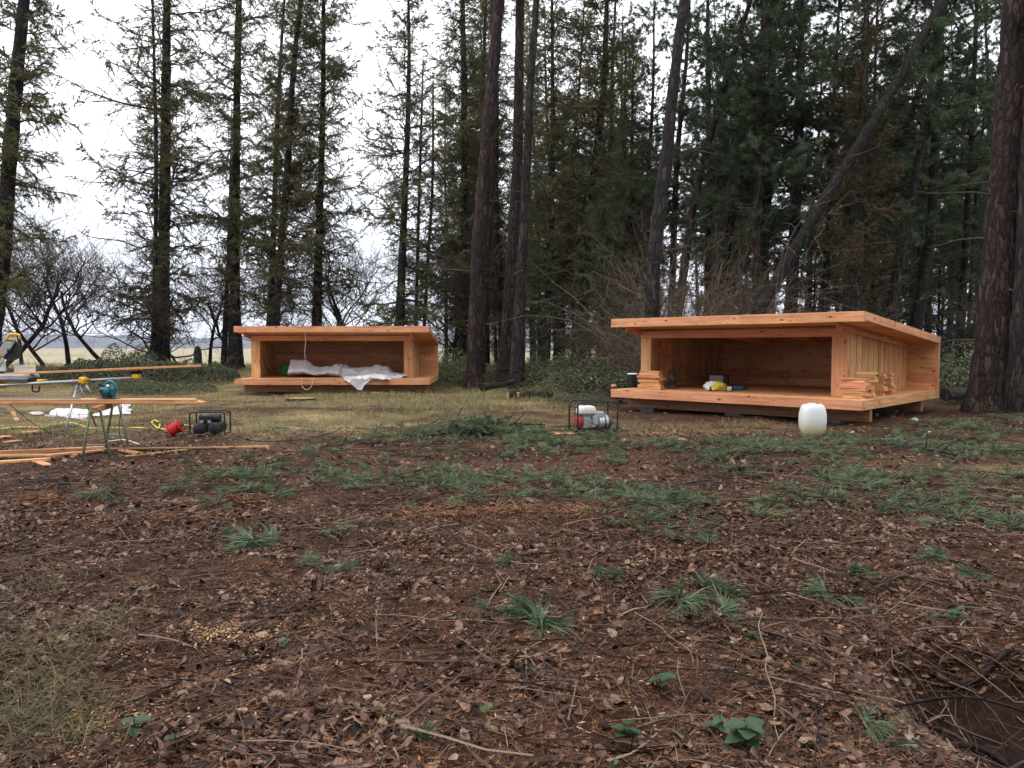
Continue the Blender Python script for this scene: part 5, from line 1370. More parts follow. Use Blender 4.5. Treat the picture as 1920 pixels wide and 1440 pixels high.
b = Acc(); b.lathe([(.24, 0), (.2, .3), (.19, .75), (.14, 1.0), (.05, 1.12), (.001, 1.1)], 12, wob=.15); b.build('bark', M['bark_dark'], st_, smooth=True)
stump(294, 718, .20, .16, 'pale cut stump below the bramble bank, behind the long board')
for (px, py, lab, s_) in ((707, 1065, 'cluster of splintered stubs left of the centre', 1.0), (580, 1110, 'low splintered stub near the largest pine tuft', .8), (755, 1110, 'broken brown stub in the left centre litter', .8), (1145, 985, 'ragged small stub behind the centre', .8)):
    c = ground_at(px, py); o = Acc(); n = 9
    for i in range(n):
        x, y = R_.gauss(0, .035) * s_, R_.gauss(0, .02) * s_; h = R_.uniform(.03, .11) * s_
        o.tube([(x, y, -.01), (x + R_.gauss(0, .006), y, h * .6), (x + R_.gauss(0, .02), y + R_.gauss(0, .01), h)], [.008, .007, .002], 5)
    ob = o.build('splintered_stub', M['bark_red']); ob.location = (c.x, c.y, float(gs(c.x, c.y))); tag(ob, lab, 'stump')

def log(p0, p1, r, label, mt='bark_grey', cat='log', patches=(), cut='wood_cut'):
    p0, p1 = Vector(p0), Vector(p1); root = thing('fallen_log', label, cat, p0)
    d = p1 - p0; n = 14
    P = np.array([tuple(d * t + Vector((0, 0, .015 * math.sin(t * 7)))) for t in np.linspace(0, 1, n)])
    b = Acc(); b.tubes(P[None], (r * (1 - .12 * np.linspace(0, 1, n)))[None], 16, rough=.06); b.build('bark', M[mt], root, smooth=True)
    for e, nm in ((0, -1), (n - 1, 1)):
        c = Acc(); q_ = d.normalized() * nm; rot = Vector((0, 0, 1)).rotation_difference(q_).to_matrix()
        c.lathe([(r * .96, 0), (r * .5, .004), (.001, .006)], 16, c=P[e], rot=rot); c.build('cut_face', M[cut], root, smooth=True)
    for t, az, sx in patches:
        c = Acc(); cc = Vector(P[int(t * (n - 1))]); dr = Vector((0, -math.cos(az), math.sin(az)))
        rot = Vector((0, 0, 1)).rotation_difference(dr).to_matrix()
        c.lathe([(sx, 0), (sx * .8, .02), (sx * .3, .035), (.001, .03)], 10, c=cc + dr * (r - .008), rot=rot, wob=.2); c.build('cut_branch_scar', M['chip'], root)
    return root
g0, g1 = ground_at(952, 750), ground_at(1036, 750)
log((g0.x, g0.y + .1, gzf(g0.x, g0.y) + .10), (g1.x, g1.y + .25, gzf(g1.x, g1.y) + .13), .125, 'thick log with orange cut scars lying between the pines and the near shelter', 'bark_moss', patches=((.28, .3, .042), (.25, -.2, .035)))
g0, g1 = atD(905, 722, 21.5), atD(962, 706, 23.5)
log((g0.x, 21.5, gzf(g0.x, 21.5) + .16), (g1.x, 23.5, gzf(g1.x, 23.5) + .34), .095, 'grey log leaning behind the feet of the reddish pines', 'bark_grey', cut='bark_grey')
g0, g1 = atD(1138, 712, 19.2), atD(1166, 722, 18.2)
log((g0.x, 19.2, .42), (g1.x, 18.2, .22), .14, 'blackish log with torn pale bark left of the near shelter', 'bark_dark', patches=((.5, .9, .07), (.8, .7, .06)), cut='bark_grey')
g0, g1 = atD(1772, 728, 17.8), atD(1830, 722, 18.6)
log((g0.x, 17.8, .26), (g1.x, 18.6, .28), .15, 'grey log lying behind the right corner of the near shelter', 'bark_grey', cut='bark_grey')
log(tuple(ground_at(1015, 712) + Vector((0, 0, .3))), tuple(ground_at(1041, 709) + Vector((0, 0, .34))), .07, 'thin grey log end behind the sawn stump', 'bark_grey')

# brush pile of cut boughs with dark sticks
c0 = ground_at(880, 818)
pile = thing('brush_pile', 'heap of green pine boughs and dark sticks in the middle of the clearing', 'brush pile', (c0.x, c0.y, gzf(c0.x, c0.y)))
a = Acc()
for _ in range(110):
    u_, v_ = R_.gauss(0, .42), R_.gauss(0, .22); hh = .22 * math.exp(-(u_ / .65) ** 2 - (v_ / .35) ** 2)
    put(a, R_.choice(protoF), (u_ + .1, v_, .02 + hh * R_.uniform(.4, 1.1)), R_.uniform(0, 6.28), R_.uniform(.9, 1.4), R_.gauss(0, .35))
o = a.build('boughs', [M['stick'], M['pine_fresh']], pile); o['kind'] = 'stuff'
for i in range(16):
    x, y = R_.uniform(-.95, .5), R_.gauss(0, .2); an = R_.uniform(-.6, 1.0); L = R_.uniform(.3, .9)
    b = Acc(); b.tube([(x, y, .03), (x + math.cos(an) * L * .5, y + R_.gauss(0, .1), .08 + R_.uniform(0, .12)), (x + math.cos(an) * L, y + R_.gauss(0, .15), .08 + math.sin(an) * L * .5 + .03)], [.016, .012, .006], 6, rough=.1, smooth=2)
    b.build('stick', M['bark_dark'], pile)
# torn reddish wood (rotten stump ripped open)
def splinters(px, py, rx, ry, n, label, Ls=(.02, .12)):
    c = ground_at(px, py); a = Acc()
    x = rng.normal(0, rx, n); y = rng.normal(0, ry, n); an = rng.uniform(0, 2 * PI, n)
    z = gs(c.x + x, c.y + y) - gzf(c.x, c.y) + rng.uniform(0, .05, n)
    L = rng.uniform(*Ls, n); d = nrm(np.stack([np.cos(an), np.sin(an), rng.uniform(-.05, .45, n)], -1))
    P = np.stack([x, y, z], -1)[:, None] + d[:, None] * (L[:, None] * np.linspace(0, 1, 3)[None])[..., None]
    P[:, 1] += rng.normal(0, .006, (n, 3))
    a.tubes(P, rng.uniform(.002, .006, n)[:, None] * np.array([[.6, 1, .25]]), 4, 0, rng.random(n))
    o = a.build('torn_wood', M['splinter']); o.location = (c.x, c.y, gzf(c.x, c.y)); tag(o, label, 'splintered wood', kind='stuff')
splinters(905, 968, .34, .06, 420, 'orange red splinters of a torn rotten stump in the centre')
splinters(800, 960, .16, .04, 130, 'orange splinters left of the torn stump')
splinters(1050, 970, .22, .07, 150, 'reddish splinters right of the torn stump', (.03, .12))
splinters(455, 940, .12, .03, 120, 'orange wood splinters in the upper left litter')
splinters(72, 942, .13, .03, 120, 'orange wood splinters near the left edge')
splinters(330, 980, .5, .10, 220, 'rusty wood crumbs in the left litter', (.02, .08))
splinters(1130, 735, .8, .3, 500, 'rust brown brushwood left of the near shelter', (.2, .9))
splinters(1060, 740, .5, .3, 160, 'dead brushwood behind the fallen log', (.2, .9))

# ------------------------------------------------------------------ things on the near shelter
def offcut(base, ang, L, w, t, label, group, mt):
    a = Acc(); a.box((0, 0, 0), (L, w, t), ch=.003)
    o = a.build('board_offcut', M[mt]); o.location = base; o.rotation_euler = (0, 0, ang); return tag(o, label, 'board', group)
ordw = ['lowest', 'second', 'third', 'fourth', 'fifth', 'sixth', 'seventh', 'eighth', 'ninth', 'tenth', 'eleventh']
def stack(p, n, L, w, t, ang, where, group, jit=.03, twist=.12):
    z = p.z
    for i in range(n):
        lab = '%s board from the bottom in the stack %s' % (ordw[i], where) if 0 < i < n - 1 else ('lowest board offcut of the stack %s' % where if i == 0 else 'topmost board offcut of the stack %s' % where)
        ll = L * R_.uniform(.8, 1.12)
        offcut((p.x + R_.gauss(0, jit), p.y + R_.gauss(0, jit), z + t / 2), ang + R_.gauss(0, twist), ll, w * R_.uniform(.9, 1.06), t - .0015, lab, group, R_.choice(['wood', 'wood', 'wood_pale']))
        z += t
GO = 'board offcuts stacked on the near shelter deck'
stack(RS(.64, .60, ZT + .003), 8, .56, .17, .050, ANGr + .02, 'by the left post', GO, .012, .03)
stack(RS(Wr - .32, .55, ZT + .003), 8, .42, .16, .046, ANGr + .10, 'nearest the right front corner', GO, .012, .06)
stack(RS(Wr - .28, 1.02, ZT + .003), 10, .32, .16, .046, ANGr - .05, 'second from the right front corner', GO, .012, .06)
stack(RS(Wr - .29, 1.55, ZT + .003), 9, .34, .16, .046, ANGr + .06, 'third from the right front corner', GO, .012, .06)
stack(RS(Wr - .28, 2.05, ZT + .003), 9, .30, .16, .046, ANGr - .08, 'farthest back along the side wall', GO, .012, .06)

# yellow and white bag, grey box, teal drill, dark lantern
def crumple(name, c, size, mats, mfun, label, cat, seed, rotz=0):
    r = np.random.default_rng(seed); nu, nv = 28, 16
    u = np.linspace(0, 2 * PI, nu, endpoint=False); v = np.linspace(-PI / 2, PI / 2, nv)
    U, V_ = np.meshgrid(u, v); d = np.stack([np.cos(U) * np.cos(V_), np.sin(U) * np.cos(V_), np.sin(V_)], -1)
    k = r.normal(0, 1, (9, 3)) * 3.2; ph = r.uniform(0, 6, 9)
    rad = 1 + .10 * sum(np.abs(np.sin(d @ k[i] + ph[i])) - .6 for i in range(9)) * .9
    P = d * rad[..., None] * np.array(size) / 2; P[..., 2] = np.maximum(P[..., 2], -size[2] * .36); P[..., 2] += size[2] * .36
    ii = np.arange(nu * nv).reshape(nv, nu); q_ = np.stack([ii[:-1], np.roll(ii, -1, 1)[:-1], np.roll(ii, -1, 1)[1:], ii[1:]], -1).reshape(-1, 4)
    a = Acc(); a.raw(P.reshape(-1, 3), q_, 0); cen = P.reshape(-1, 3)[q_].mean(1); a.M[-1] = np.array([mfun(x) for x in cen])
    o = a.build(name, mats, smooth=True); o.location = c; o.rotation_euler = (0, 0, rotz); return tag(o, label, cat)
pb = at(1341, 733, ZT + .002)
M['bag_yellow'] = noise_mat('yellow_bag', [(.3, (.48, .42, .03)), (.7, (.68, .60, .07))], 8, .4, .4, .01)
crumple('plastic_sack', (pb.x, pb.y, ZT + .002), (.46, .34, .24), [M['bag_yellow'], M['white_pl'], M['black']], lambda x: 0 if x[0] > -.03 + .05 * math.sin(x[2] * 40) else (2 if -.12 < x[0] < -.03 and x[2] < .09 else 1), 'crumpled yellow and white plastic sack on the near shelter deck', 'sack', 5, ANGr + .4)
pbx = at(1347, 724, ZT + .002)
bx = thing('storage_box', 'dark box with a grey lid standing behind the plastic sack', 'box', (pbx.x, pbx.y, ZT + .002), ANGr + .35)
b = Acc(); b.box((0, .12, .13), (.42, .22, .26), ch=.012); b.build('box_body', M['black'], bx)
b = Acc(); b.box((-.05, -.006, .17), (.31, .016, .16), ch=.006); b.build('front_panel', M['white_pl'], bx)
b = Acc(); b.box((0, .12, .268), (.43, .23, .016), ch=.004); b.build('lid', M['dark_grey'], bx)
pd = at(1381, 733.5, ZT + .002)
dr = thing('cordless_drill', 'teal and black cordless drill lying on the near shelter deck', 'drill', (pd.x, pd.y, ZT + .002), .05); dr.scale = (1.3,) * 3
b = Acc(); b.tube([(-.08, 0, .05), (.10, 0, .05)], [.034, .037], 14); b.build('motor_housing', M['teal'], dr, smooth=True, auto=40)
b = Acc(); b.tube([(.10, 0, .05), (.13, 0, .05), (.165, 0, .05), (.19, 0, .05)], [.036, .028, .024, .012], 12); b.build('chuck', M['black'], dr, smooth=True, auto=40)
b = Acc(); b.tube([(-.05, 0, .05), (-.08, .06, .045), (-.10, .13, .042)], [.022, .02, .022], 10); b.build('grip', M['black'], dr, smooth=True)
b = Acc(); b.box((-.125, 0, .042), (.075, .09, .07), ch=.01); b.build('battery', M['white_pl'], dr)
b = Acc(); b.box((-.085, 0, .042), (.03, .092, .072), ch=.008); b.build('battery_clip', M['black'], dr)
pl = at(1234, 722, ZT + .002)
ln = thing('lantern', 'small dark lantern with a ring handle behind the left offcut stack', 'lantern', (RS(.86, 1.12).x, RS(.86, 1.12).y, ZT + .003))
b = Acc(); b.lathe([(.001, 0), (.10, 0), (.10, .06), (.075, .07), (.07, .17), (.09, .19), (.09, .25), (.05, .29), (.001, .30)], 16); b.build('lantern_body', M['dark_grey'], ln, smooth=True, auto=30)
b = Acc(); b.lathe([(.078, .09), (.08, .10), (.08, .15), (.078, .16)], 16); b.build('band', M['black'], ln, smooth=True)
b = Acc(); b.tube([(math.cos(t) * .075, 0, .33 + math.sin(t) * .075) for t in np.linspace(-.6, PI + .6, 12)], .011, 8); b.build('handle', M['black'], ln, smooth=True)
pbin = atD(1186, 700, 19.6)
bn = thing('black_bin', 'black bin with a white lid left of the near shelter post', 'bin', (pbin.x, pbin.y, gzf(pbin.x, pbin.y)), ANGr)
bn.scale = (.74, .74, 1); b = Acc(); b.lathe([(.001, 0), (.15, 0), (.16, .25), (.175, .64), (.16, .64), (.15, .1), (.001, .1)], 20); b.build('bin_body', M['black'], bn, smooth=True, auto=40)
b = Acc(); b.lathe([(.001, .675), (.17, .672), (.185, .66), (.185, .642), (.001, .642)], 20); b.build('lid', M['white_pl'], bn, smooth=True, auto=40)
# small offcut chip lying on the deck edge
offcut(tuple(at(1476, 741, ZT + .006) ), .6, .14, .05, .012, 'small brown chip of wood on the near shelter deck', GO, 'wood_beam')

# white canister
pj = ground_at(1523, 817)
jc = thing('plastic_canister', 'milky white plastic canister standing in front of the near shelter', 'canister', (pj.x, pj.y, float(gs(pj.x, pj.y)) - .01), .12)
def sq_lathe(acc, prof, n=36, e=3.2, sx=1.0, sy=.8, m=0):
    an = np.arange(n) * 2 * PI / n; c_, s_ = np.cos(an), np.sin(an)
    f = (np.abs(c_) ** e + np.abs(s_) ** e) ** (-1 / e)
    V = np.array([[(r * sx * f[i] * c_[i], r * sy * f[i] * s_[i], z) for i in range(n)] for r, z in prof]); k = len(prof); ii = np.arange(k * n).reshape(k, n)
    acc.raw(V.reshape(-1, 3), np.stack([ii[:-1], np.roll(ii, -1, 1)[:-1], np.roll(ii, -1, 1)[1:], ii[1:]], -1).reshape(-1, 4), m)
b = Acc(); sq_lathe(b, [(.001, 0), (.13, 0), (.158, .015), (.170, .06), (.196, .14), (.204, .25), (.200, .36), (.186, .43), (.166, .487), (.14, .51), (.06, .515), (.001, .515)]); b.build('can_body', M['milky'], jc, smooth=True, auto=60)
b = Acc(); b.tube([(-.09, .02, .505), (-.06, .02, .523), (.04, .02, .523), (.07, .02, .505)], .012, 8); b.build('handle', M['milky'], jc, smooth=True)
b = Acc(); b.tube([(.11, -.03, .505), (.11, -.03, .524)], .03, 14); b.build('screw_cap', M['white_pl'], jc, smooth=True, auto=40)

# ------------------------------------------------------------------ generator
pg = ground_at(1112, 812)
gn = thing('generator', 'petrol generator in a black tube frame with a white tank, before the near shelter', 'generator', (pg.x, pg.y, gzf(pg.x, pg.y) + .015), .26)
def hoop(y, x0=-.33, x1=.33, h=.50, r=.07):
    pts = [(x0, y, .0), (x0, y, h - r)]
    pts += [(x0 + r - r * math.cos(t), y, h - r + r * math.sin(t)) for t in np.linspace(.3, PI / 2, 5)]
    pts += [(x1 - r + r * math.sin(t), y, h - r + r * math.cos(t)) for t in np.linspace(0, PI / 2 - .3, 5)]
    pts += [(x1, y, h - r), (x1, y, .0)]
    return pts
for y in (-.2, .2):
    b = Acc(); b.tube(hoop(y), .0135, 10); b.build('frame_hoop', M['black'], gn, smooth=True, auto=60)
for x in (-.33, .33):
    b = Acc(); b.tube([(x, -.2, .02), (x, .2, .02)], .013, 8); b.build('base_bar', M['black'], gn, smooth=True)
    b = Acc(); b.tube([(x, -.2, .41), (x, .2, .41)], .011, 8); b.build('cross_bar', M['black'], gn, smooth=True)
for y in (-.12, .12):
    b = Acc(); b.tube([(-.33, y, .04), (.33, y, .04)], .013, 8); b.build('base_bar', M['black'], gn, smooth=True)
b = Acc(); sq_lathe(b, [(.001, .29), (.12, .29), (.145, .30), (.15, .33), (.148, .37), (.13, .41), (.09, .425), (.001, .43)], sx=1.0, sy=.85)
o = b.build('fuel_tank', M['white_pl'], gn, smooth=True, auto=60); o.location = (-.13, -.02, 0)
b = Acc(); b.lathe([(.001, .425), (.032, .425), (.032, .45), (.001, .452)], 14, c=(-.14, 0, 0)); b.build('tank_cap', M['black'], gn, smooth=True, auto=40)
b = Acc(); b.box((-.135, -.1435, .355), (.09, .004, .035)); b.build('tank_sticker', M['yellow'], gn)
b = Acc(); b.tube([(-.31, -.03, .17), (-.27, -.03, .17), (-.215, -.03, .17), (-.20, -.03, .17)], [.07, .115, .12, .06], 20); b.build('recoil_cover', M['dark_red'], gn, smooth=True, auto=40)
b = Acc(); b.box((-.14, -.02, .165), (.14, .2, .19), ch=.02); b.box((-.13, -.02, .27), (.18, .16, .03), ch=.01); b.build('engine_block', M['grey_pl'], gn)
for i in range(6):
    b = Acc(); b.box((-.085, -.125, .12 + .02 * i), (.11, .02, .008)); b.build('cooling_fin', M['grey_pl'], gn)
b = Acc(); b.box((.0, -.03, .20), (.10, .20, .16), ch=.015); b.build('bell_housing', M['grey_pl'], gn)
b = Acc(); b.box((.055, -.05, .285), (.17, .15, .09), ch=.012); b.build('control_box', M['grey_pl'], gn)
b = Acc(); b.tube([(.05, -.03, .165), (.06, -.03, .165), (.20, -.03, .165), (.21, -.03, .165)], [.10, .118, .118, .115], 22); b.build('alternator', M['steel'], gn, smooth=True, auto=40)
b = Acc(); b.tube([(.148, -.03, .165), (.168, -.03, .165)], [.121, .121], 22); b.build('alternator_band', M['black'], gn, smooth=True, auto=40)
b = Acc(); b.tube([(.21, -.03, .165), (.26, -.03, .165), (.30, -.03, .165)], [.115, .10, .05], 22); b.build('end_cap', M['dark_grey'], gn, smooth=True, auto=40)
b = Acc(); b.tube([(-.25, .12, .25), (-.05, .12, .25)], .055, 14); b.build('muffler', M['dark_grey'], gn, smooth=True, auto=40)

# ------------------------------------------------------------------ compressor and cable reel
pc = ground_at(390, 817)
cp = thing('air_compressor', 'black twin tank compressor in a tube frame right of the red reel', 'compressor', (pc.x, pc.y + .1, gzf(pc.x, pc.y) + .015), .08)
for y in (-.15, .15):
    b = Acc(); b.tube(hoop(y, -.255, .255, .345, .05), .012, 10); b.build('frame_hoop', M['black'], cp, smooth=True, auto=60)
for x in (-.255, .255):
    b = Acc(); b.tube([(x, -.15, .33), (x, .15, .33)], .011, 8); b.tube([(x, -.15, .015), (x, .15, .015)], .011, 8); b.build('frame_bar', M['black'], cp, smooth=True)
for x in (-.11, .11):
    b = Acc(); b.tube([(x, -.20, .10), (x, -.18, .10), (x, .17, .10), (x, .19, .10)], [.05, .09, .09, .05], 18); b.build('air_tank', M['black'], cp, smooth=True, auto=50)
b = Acc(); b.box((-.08, 0, .245), (.15, .14, .11), ch=.02); b.build('pump_head', M['dark_grey'], cp)
b = Acc(); b.tube([(.0, 0, .24), (.15, 0, .24)], .065, 16); b.build('motor', M['rubber'], cp, smooth=True, auto=40)
for x in (-.06, .05):
    b = Acc(); b.tube([(x, -.215, .21), (x, -.20, .21)], .024, 12); b.build('gauge', M['steel'], cp, smooth=True, auto=40)
b = Acc(); b.box((-.02, -.16, .27), (.2, .05, .05), ch=.01); b.build('control_panel', M['rubber'], cp)
b = Acc(); b.tube([(-.13, -.06, .31), (-.13, -.06, .325)], .02, 10); b.build('valve_knob', M['red'], cp, smooth=True)

pr = ground_at(322, 820)
rl = thing('cable_reel', 'red plastic cable reel tipped over in the dry grass', 'cable reel', (pr.x, pr.y + .1, gzf(pr.x, pr.y) + .12), .2)
ax = Vector((.90, .1, .45)).normalized(); rq = Vector((0, 0, 1)).rotation_difference(ax).to_matrix()
for s_, rr in ((-1, .125), (1, .125)):
    b = Acc(); b.lathe([(.001, -.007), (rr, -.007), (rr + .006, 0), (rr, .007), (.001, .007)], 26, c=ax * (.085 * s_), rot=rq); b.build('flange', M['red'], rl, smooth=True, auto=30)
b = Acc(); b.lathe([(.07, -.078), (.07, .078)], 20, rot=rq); b.build('drum', M['red'], rl, smooth=True)
b = Acc()
for i in range(7):
    cc = ax * (-.06 + .02 * i); b.tube([tuple(cc + rq @ Vector((math.cos(t) * .08, math.sin(t) * .08, 0))) for t in np.linspace(0, 2 * PI, 18)], .009, 6)
b.build('wound_cable', M['red'], rl, smooth=True)
b = Acc(); hx = rq @ Vector((0, .14, 0))
b.tube([ax * -.11 + hx * -.9, ax * -.13 + Vector((-.02, 0, .02)), ax * -.12 + hx * .7, ax * .0 + hx * 1.15, ax * .12 + hx * .7, ax * .13, ax * .11 - hx * .9], .010, 8, smooth=4); b.build('carrying_frame', M['black'], rl, smooth=True)

# hoses and cords on the ground
def ground_cord(pts, r, label, mt, name='hose', cat='hose', lift=None):
    P = []
    for i, q_ in enumerate(pts):
        c = ground_at(q_[0], q_[1]); P.append(Vector((c.x, c.y, float(gs(c.x, c.y)) + r + (q_[2] if len(q_) > 2 else 0))))
    o_ = P[0].copy(); a = Acc(); a.tube([p - o_ for p in P], r, 8, smooth=8)
    o = a.build(name, M[mt], smooth=True); o.location = o_; return tag(o, label, cat)
ground_cord([(-60, 806), (0, 805), (40, 804), (75, 804), (95, 799), (125, 794), (150, 799), (170, 804), (215, 803), (260, 803), (292, 805), (300, 799), (292, 789), (285, 790), (287, 797), (297, 804), (318, 806), (340, 800), (362, 800)], .011, 'yellow air hose winding past the trestle to the red reel and the compressor', 'hose')
ground_cord([(202, 829), (215, 826), (235, 827), (262, 834)], .009, 'short white hose between the trestle legs', 'hose_w')
ground_cord([(1035, 840), (1080, 836), (1130, 838), (1160, 836), (1180, 829), (1200, 832)], .008, 'black cable lying in front of the generator', 'rubber', 'cable', 'cable')
ground_cord([(425, 815), (480, 826), (560, 824), (620, 812), (640, 802)], .008, 'black cable running from the compressor across the dry grass', 'rubber', 'cable', 'cable')
ground_cord([(1540, 825), (1560, 822), (1600, 830), (1650, 828), (1700, 832)], .010, 'black cable on the soil right of the white canister', 'rubber', 'cable', 'cable')
ground_cord([(1200, 835), (1230, 826), (1262, 816), (1280, 818), (1300, 826)], .007, 'black cable looping right of the generator', 'rubber', 'cable', 'cable')

# ------------------------------------------------------------------ trestle with boards and circular saw
fA, fB, fC, fD = [ground_at(*q_) for q_ in ((154, 866), (207, 863), (196, 842), (243, 844))]
o0 = (fA + fB + fC + fD) / 4; o0.z = 0
tzt = .66
def trestle(loc, label):
    tr = thing('trestle', label, 'trestle', loc)
    t0, t1 = (fA + fB) / 2 - o0, (fC + fD) / 2 - o0
    t0.z = t1.z = tzt
    dirn = (t1 - t0).normalized()
    plank('top_beam', t0 - dirn * .06 + Vector((0, 0, -.035)), t1 + dirn * .06 + Vector((0, 0, -.035)), .07, .07, mt='wood_beam', parent=tr)
    for f_, tt in ((fA, t0), (fB, t0), (fC, t1), (fD, t1)):
        g_ = f_ - o0; g_.z = gzf(f_.x, f_.y)
        sd = (g_ - tt); sd.z = 0; sd.normalize()
        b = Acc(); b.tube([tt + sd * .01 + Vector((0, 0, -.02)), tt + sd * .06 + Vector((0, 0, -.05)), g_], .0165, 10); b.build('leg', M['leg_green'], tr, smooth=True)
    for a_, b_, tt in ((fA, fB, t0), (fC, fD, t1)):
        p = (a_ - o0).lerp(tt, .30); q_ = (b_ - o0).lerp(tt, .30)
        b = Acc(); b.tube([p, q_], .010, 8); b.build('stretcher', M['leg_green'], tr)
    return tr
T1 = trestle((o0.x, o0.y, 0), 'green legged metal trestle carrying boards and the teal circular saw')
T2 = trestle((o0.x - 2.6, o0.y - .1, 0), 'trestle beyond the left edge holding the far end of the boards')
zt0 = tzt + .003
yb0 = o0.y
bl = []
def wb(y, z, xr_px, w, t, mt, label, xl=-9.2, tilt=0.0, D=None):
    xr = (xr_px - 960) / F_PX * y
    o = plank('long_board', (xl, y + tilt, z), (xr, y, z), w, t, mt=mt); return tag(o, label, 'board', 'long boards laid on the trestle')
wb(yb0 - .12, zt0 + .016, 383, .12, .028, 'wood', 'reddish long board, lowest and longest on the trestle')
wb(yb0 + .02, zt0 + .016, 378, .12, .028, 'wood', 'orange long board behind the lowest one on the trestle')
wb(yb0 + .15, zt0 + .016, 372, .12, .028, 'wood_pale', 'long board at the back of the trestle')
wb(yb0 - .09, zt0 + .045, 366, .12, .026, 'wood_pale', 'pale long board on top at the front of the trestle')
wb(yb0 + .05, zt0 + .045, 364, .12, .026, 'wood_pale', 'pale long board on top at the back of the trestle')
al = Acc(); xr = (154 - 960) / F_PX * yb0; al.box(((-9 + xr) / 2, 0, 0), (9 + xr, .05, .012)); al.box(((-9 + xr) / 2, -.028, .004), (9 + xr, .006, .022))
o = al.build('guide_rail', M['steel']); o.location = (0, yb0 - .05, zt0 + .069); tag(o, 'bright aluminium guide rail lying on the trestle boards', 'guide rail')
# black cord hanging off the boards
ob = Acc(); p1_ = atD(18, 758, yb0 - .2); p3_ = ground_at(95, 814); p2_ = (p1_ + p3_) / 2 + Vector((0, 0, -.03))
ob.tube([Vector((0, 0, 0)), p2_ - p1_, Vector((p3_.x, p3_.y, float(gs(p3_.x, p3_.y)) + .005)) - p1_], .004, 6, smooth=5); o = ob.build('power_cord', M['rubber'], smooth=True); o.location = p1_; tag(o, 'thin black cord dropping from the boards to the ground', 'cord')
ob = Acc(); q1 = atD(221, 750, yb0 + .1)
ob.tube([Vector((0, 0, 0)), Vector((.03, .03, -.08)), Vector((.0, .05, -.22)), Vector((-.02, .05, -.40)), Vector((.02, .06, -.60)), Vector((.07, .06, gzf(q1.x, q1.y) - q1.z + .012))], .005, 6, smooth=5); o = ob.build('power_cord', M['rubber'], smooth=True); o.location = q1; tag(o, 'black cord hanging down between the trestle legs', 'cord')

ps = atD(205, 740, yb0); zs_ = zt0 + .062
sw = thing('circular_saw', 'teal circular saw resting on the trestle boards', 'circular saw', (ps.x, yb0 - .02, zs_), -.25)
b = Acc(); b.box((0, 0, .004), (.27, .13, .005)); b.build('base_plate', M['dark_grey'], sw)
b = Acc(); b.tube([(.02, .01, .085), (.02, .03, .085)], .092, 24); b.build('blade_guard', M['grey_pl'], sw, smooth=True, auto=40)
b = Acc(); b.tube([(-.035, .0, .07), (-.035, .018, .07)], .085, 24); b.build('lower_guard', M['rubber'], sw, smooth=True, auto=40)
b = Acc(); b.tube([(.02, .0, .10), (.02, -.04, .10), (.02, -.13, .10), (.02, -.145, .10)], [.05, .052, .046, .03], 18); b.build('motor', M['teal'], sw, smooth=True, auto=50)
b = Acc(); b.tube([(.02, -.145, .10), (.02, -.152, .10)], [.026, .024], 14); b.build('motor_cap', M['rubber'], sw, smooth=True, auto=40)
b = Acc(); b.tube([(-.04, -.005, .15), (.0, -.005, .205), (.06, -.005, .215), (.105, -.005, .17), (.115, -.005, .11), (.10, -.005, .06)], [.022, .021, .02, .021, .023, .022], 10, smooth=4); b.build('handle', M['teal'], sw, smooth=True)
b = Acc(); b.tube([(-.04, -.005, .15), (-.08, -.02, .165), (-.11, -.03, .185)], [.016, .014, .022], 10, smooth=3); b.build('front_knob', M['rubber'], sw, smooth=True)
b = Acc(); b.box((.06, -.03, .09), (.12, .05, .09), ch=.015); b.build('housing', M['teal'], sw)
b = Acc(); b.tube([(.03, -.03, .155), (.045, -.06, .165)], .02, 10); b.build('trigger_lock', M['white_pl'], sw, smooth=True)

# ------------------------------------------------------------------ mitre saw and its stand
Dm = 12.3
ms_p = atD(70, 720, Dm)
mt_ = thing('saw_stand', 'aluminium saw stand with yellow clamps at the left edge', 'saw stand', (0, Dm, 0))
zc = .80
def xm(px, D=Dm): return (px - 960) / F_PX * D
for dy, dz in ((-.05, 0), (.05, 0)):
    b = Acc(); b.tube([(-9.4, dy - .25, zc - .10), (xm(155), dy + .05, zc + .035)], .026, 8); b.build('main_rail', M['steel'], mt_, smooth=True)
b = Acc(); b.tube([(xm(140), .03, zc + .03), (xm(255), .1, zc + .085)], .018, 8); b.build('extension_arm', M['steel'], mt_, smooth=True)
b = Acc(); b.box((xm(250), .1, zc + .10), (.10, .12, .07), ch=.01); b.build('arm_end', M['yellow'], mt_)
b = Acc(); b.box((xm(250), .1, zc + .165), (.17, .07, .05), ch=.008); b.build('work_support', M['rubber'], mt_)
for px, dz in ((2, -.03), (78, .02), (156, .05)):
    b = Acc(); b.box((xm(px), 0, zc + dz - .01), (.10, .17, .10), rot=Matrix.Rotation(.35 if px == 156 else 0, 3, 'Y'), ch=.015); b.build('clamp', M['yellow'], mt_)
b = Acc(); b.tube([(xm(158), 0, zc + .0), (xm(170), -.02, zc - .17)], .02, 8); b.build('lever', M['steel'], mt_, smooth=True)
for px, dx, dy in ((145, -.05, .6), (145, .02, -.45), (-60, .0, .6), (-60, -.05, -.45)):
    g_x, g_y = xm(px) + dx, Dm + dy
    b = Acc(); b.tube([(xm(px), 0, zc), (xm(px) + dx, dy, gzf(g_x, g_y))], .018, 8); b.build('leg', M['steel'], mt_, smooth=True)
b = Acc(); b.tube([(xm(62), -.03, zc - .03), (xm(62), -.03, zc - .13), (xm(73), -.03, zc - .14), (xm(75), -.03, zc - .05)], .012, 8, smooth=3); b.build('carry_handle', M['rubber'], mt_, smooth=True)
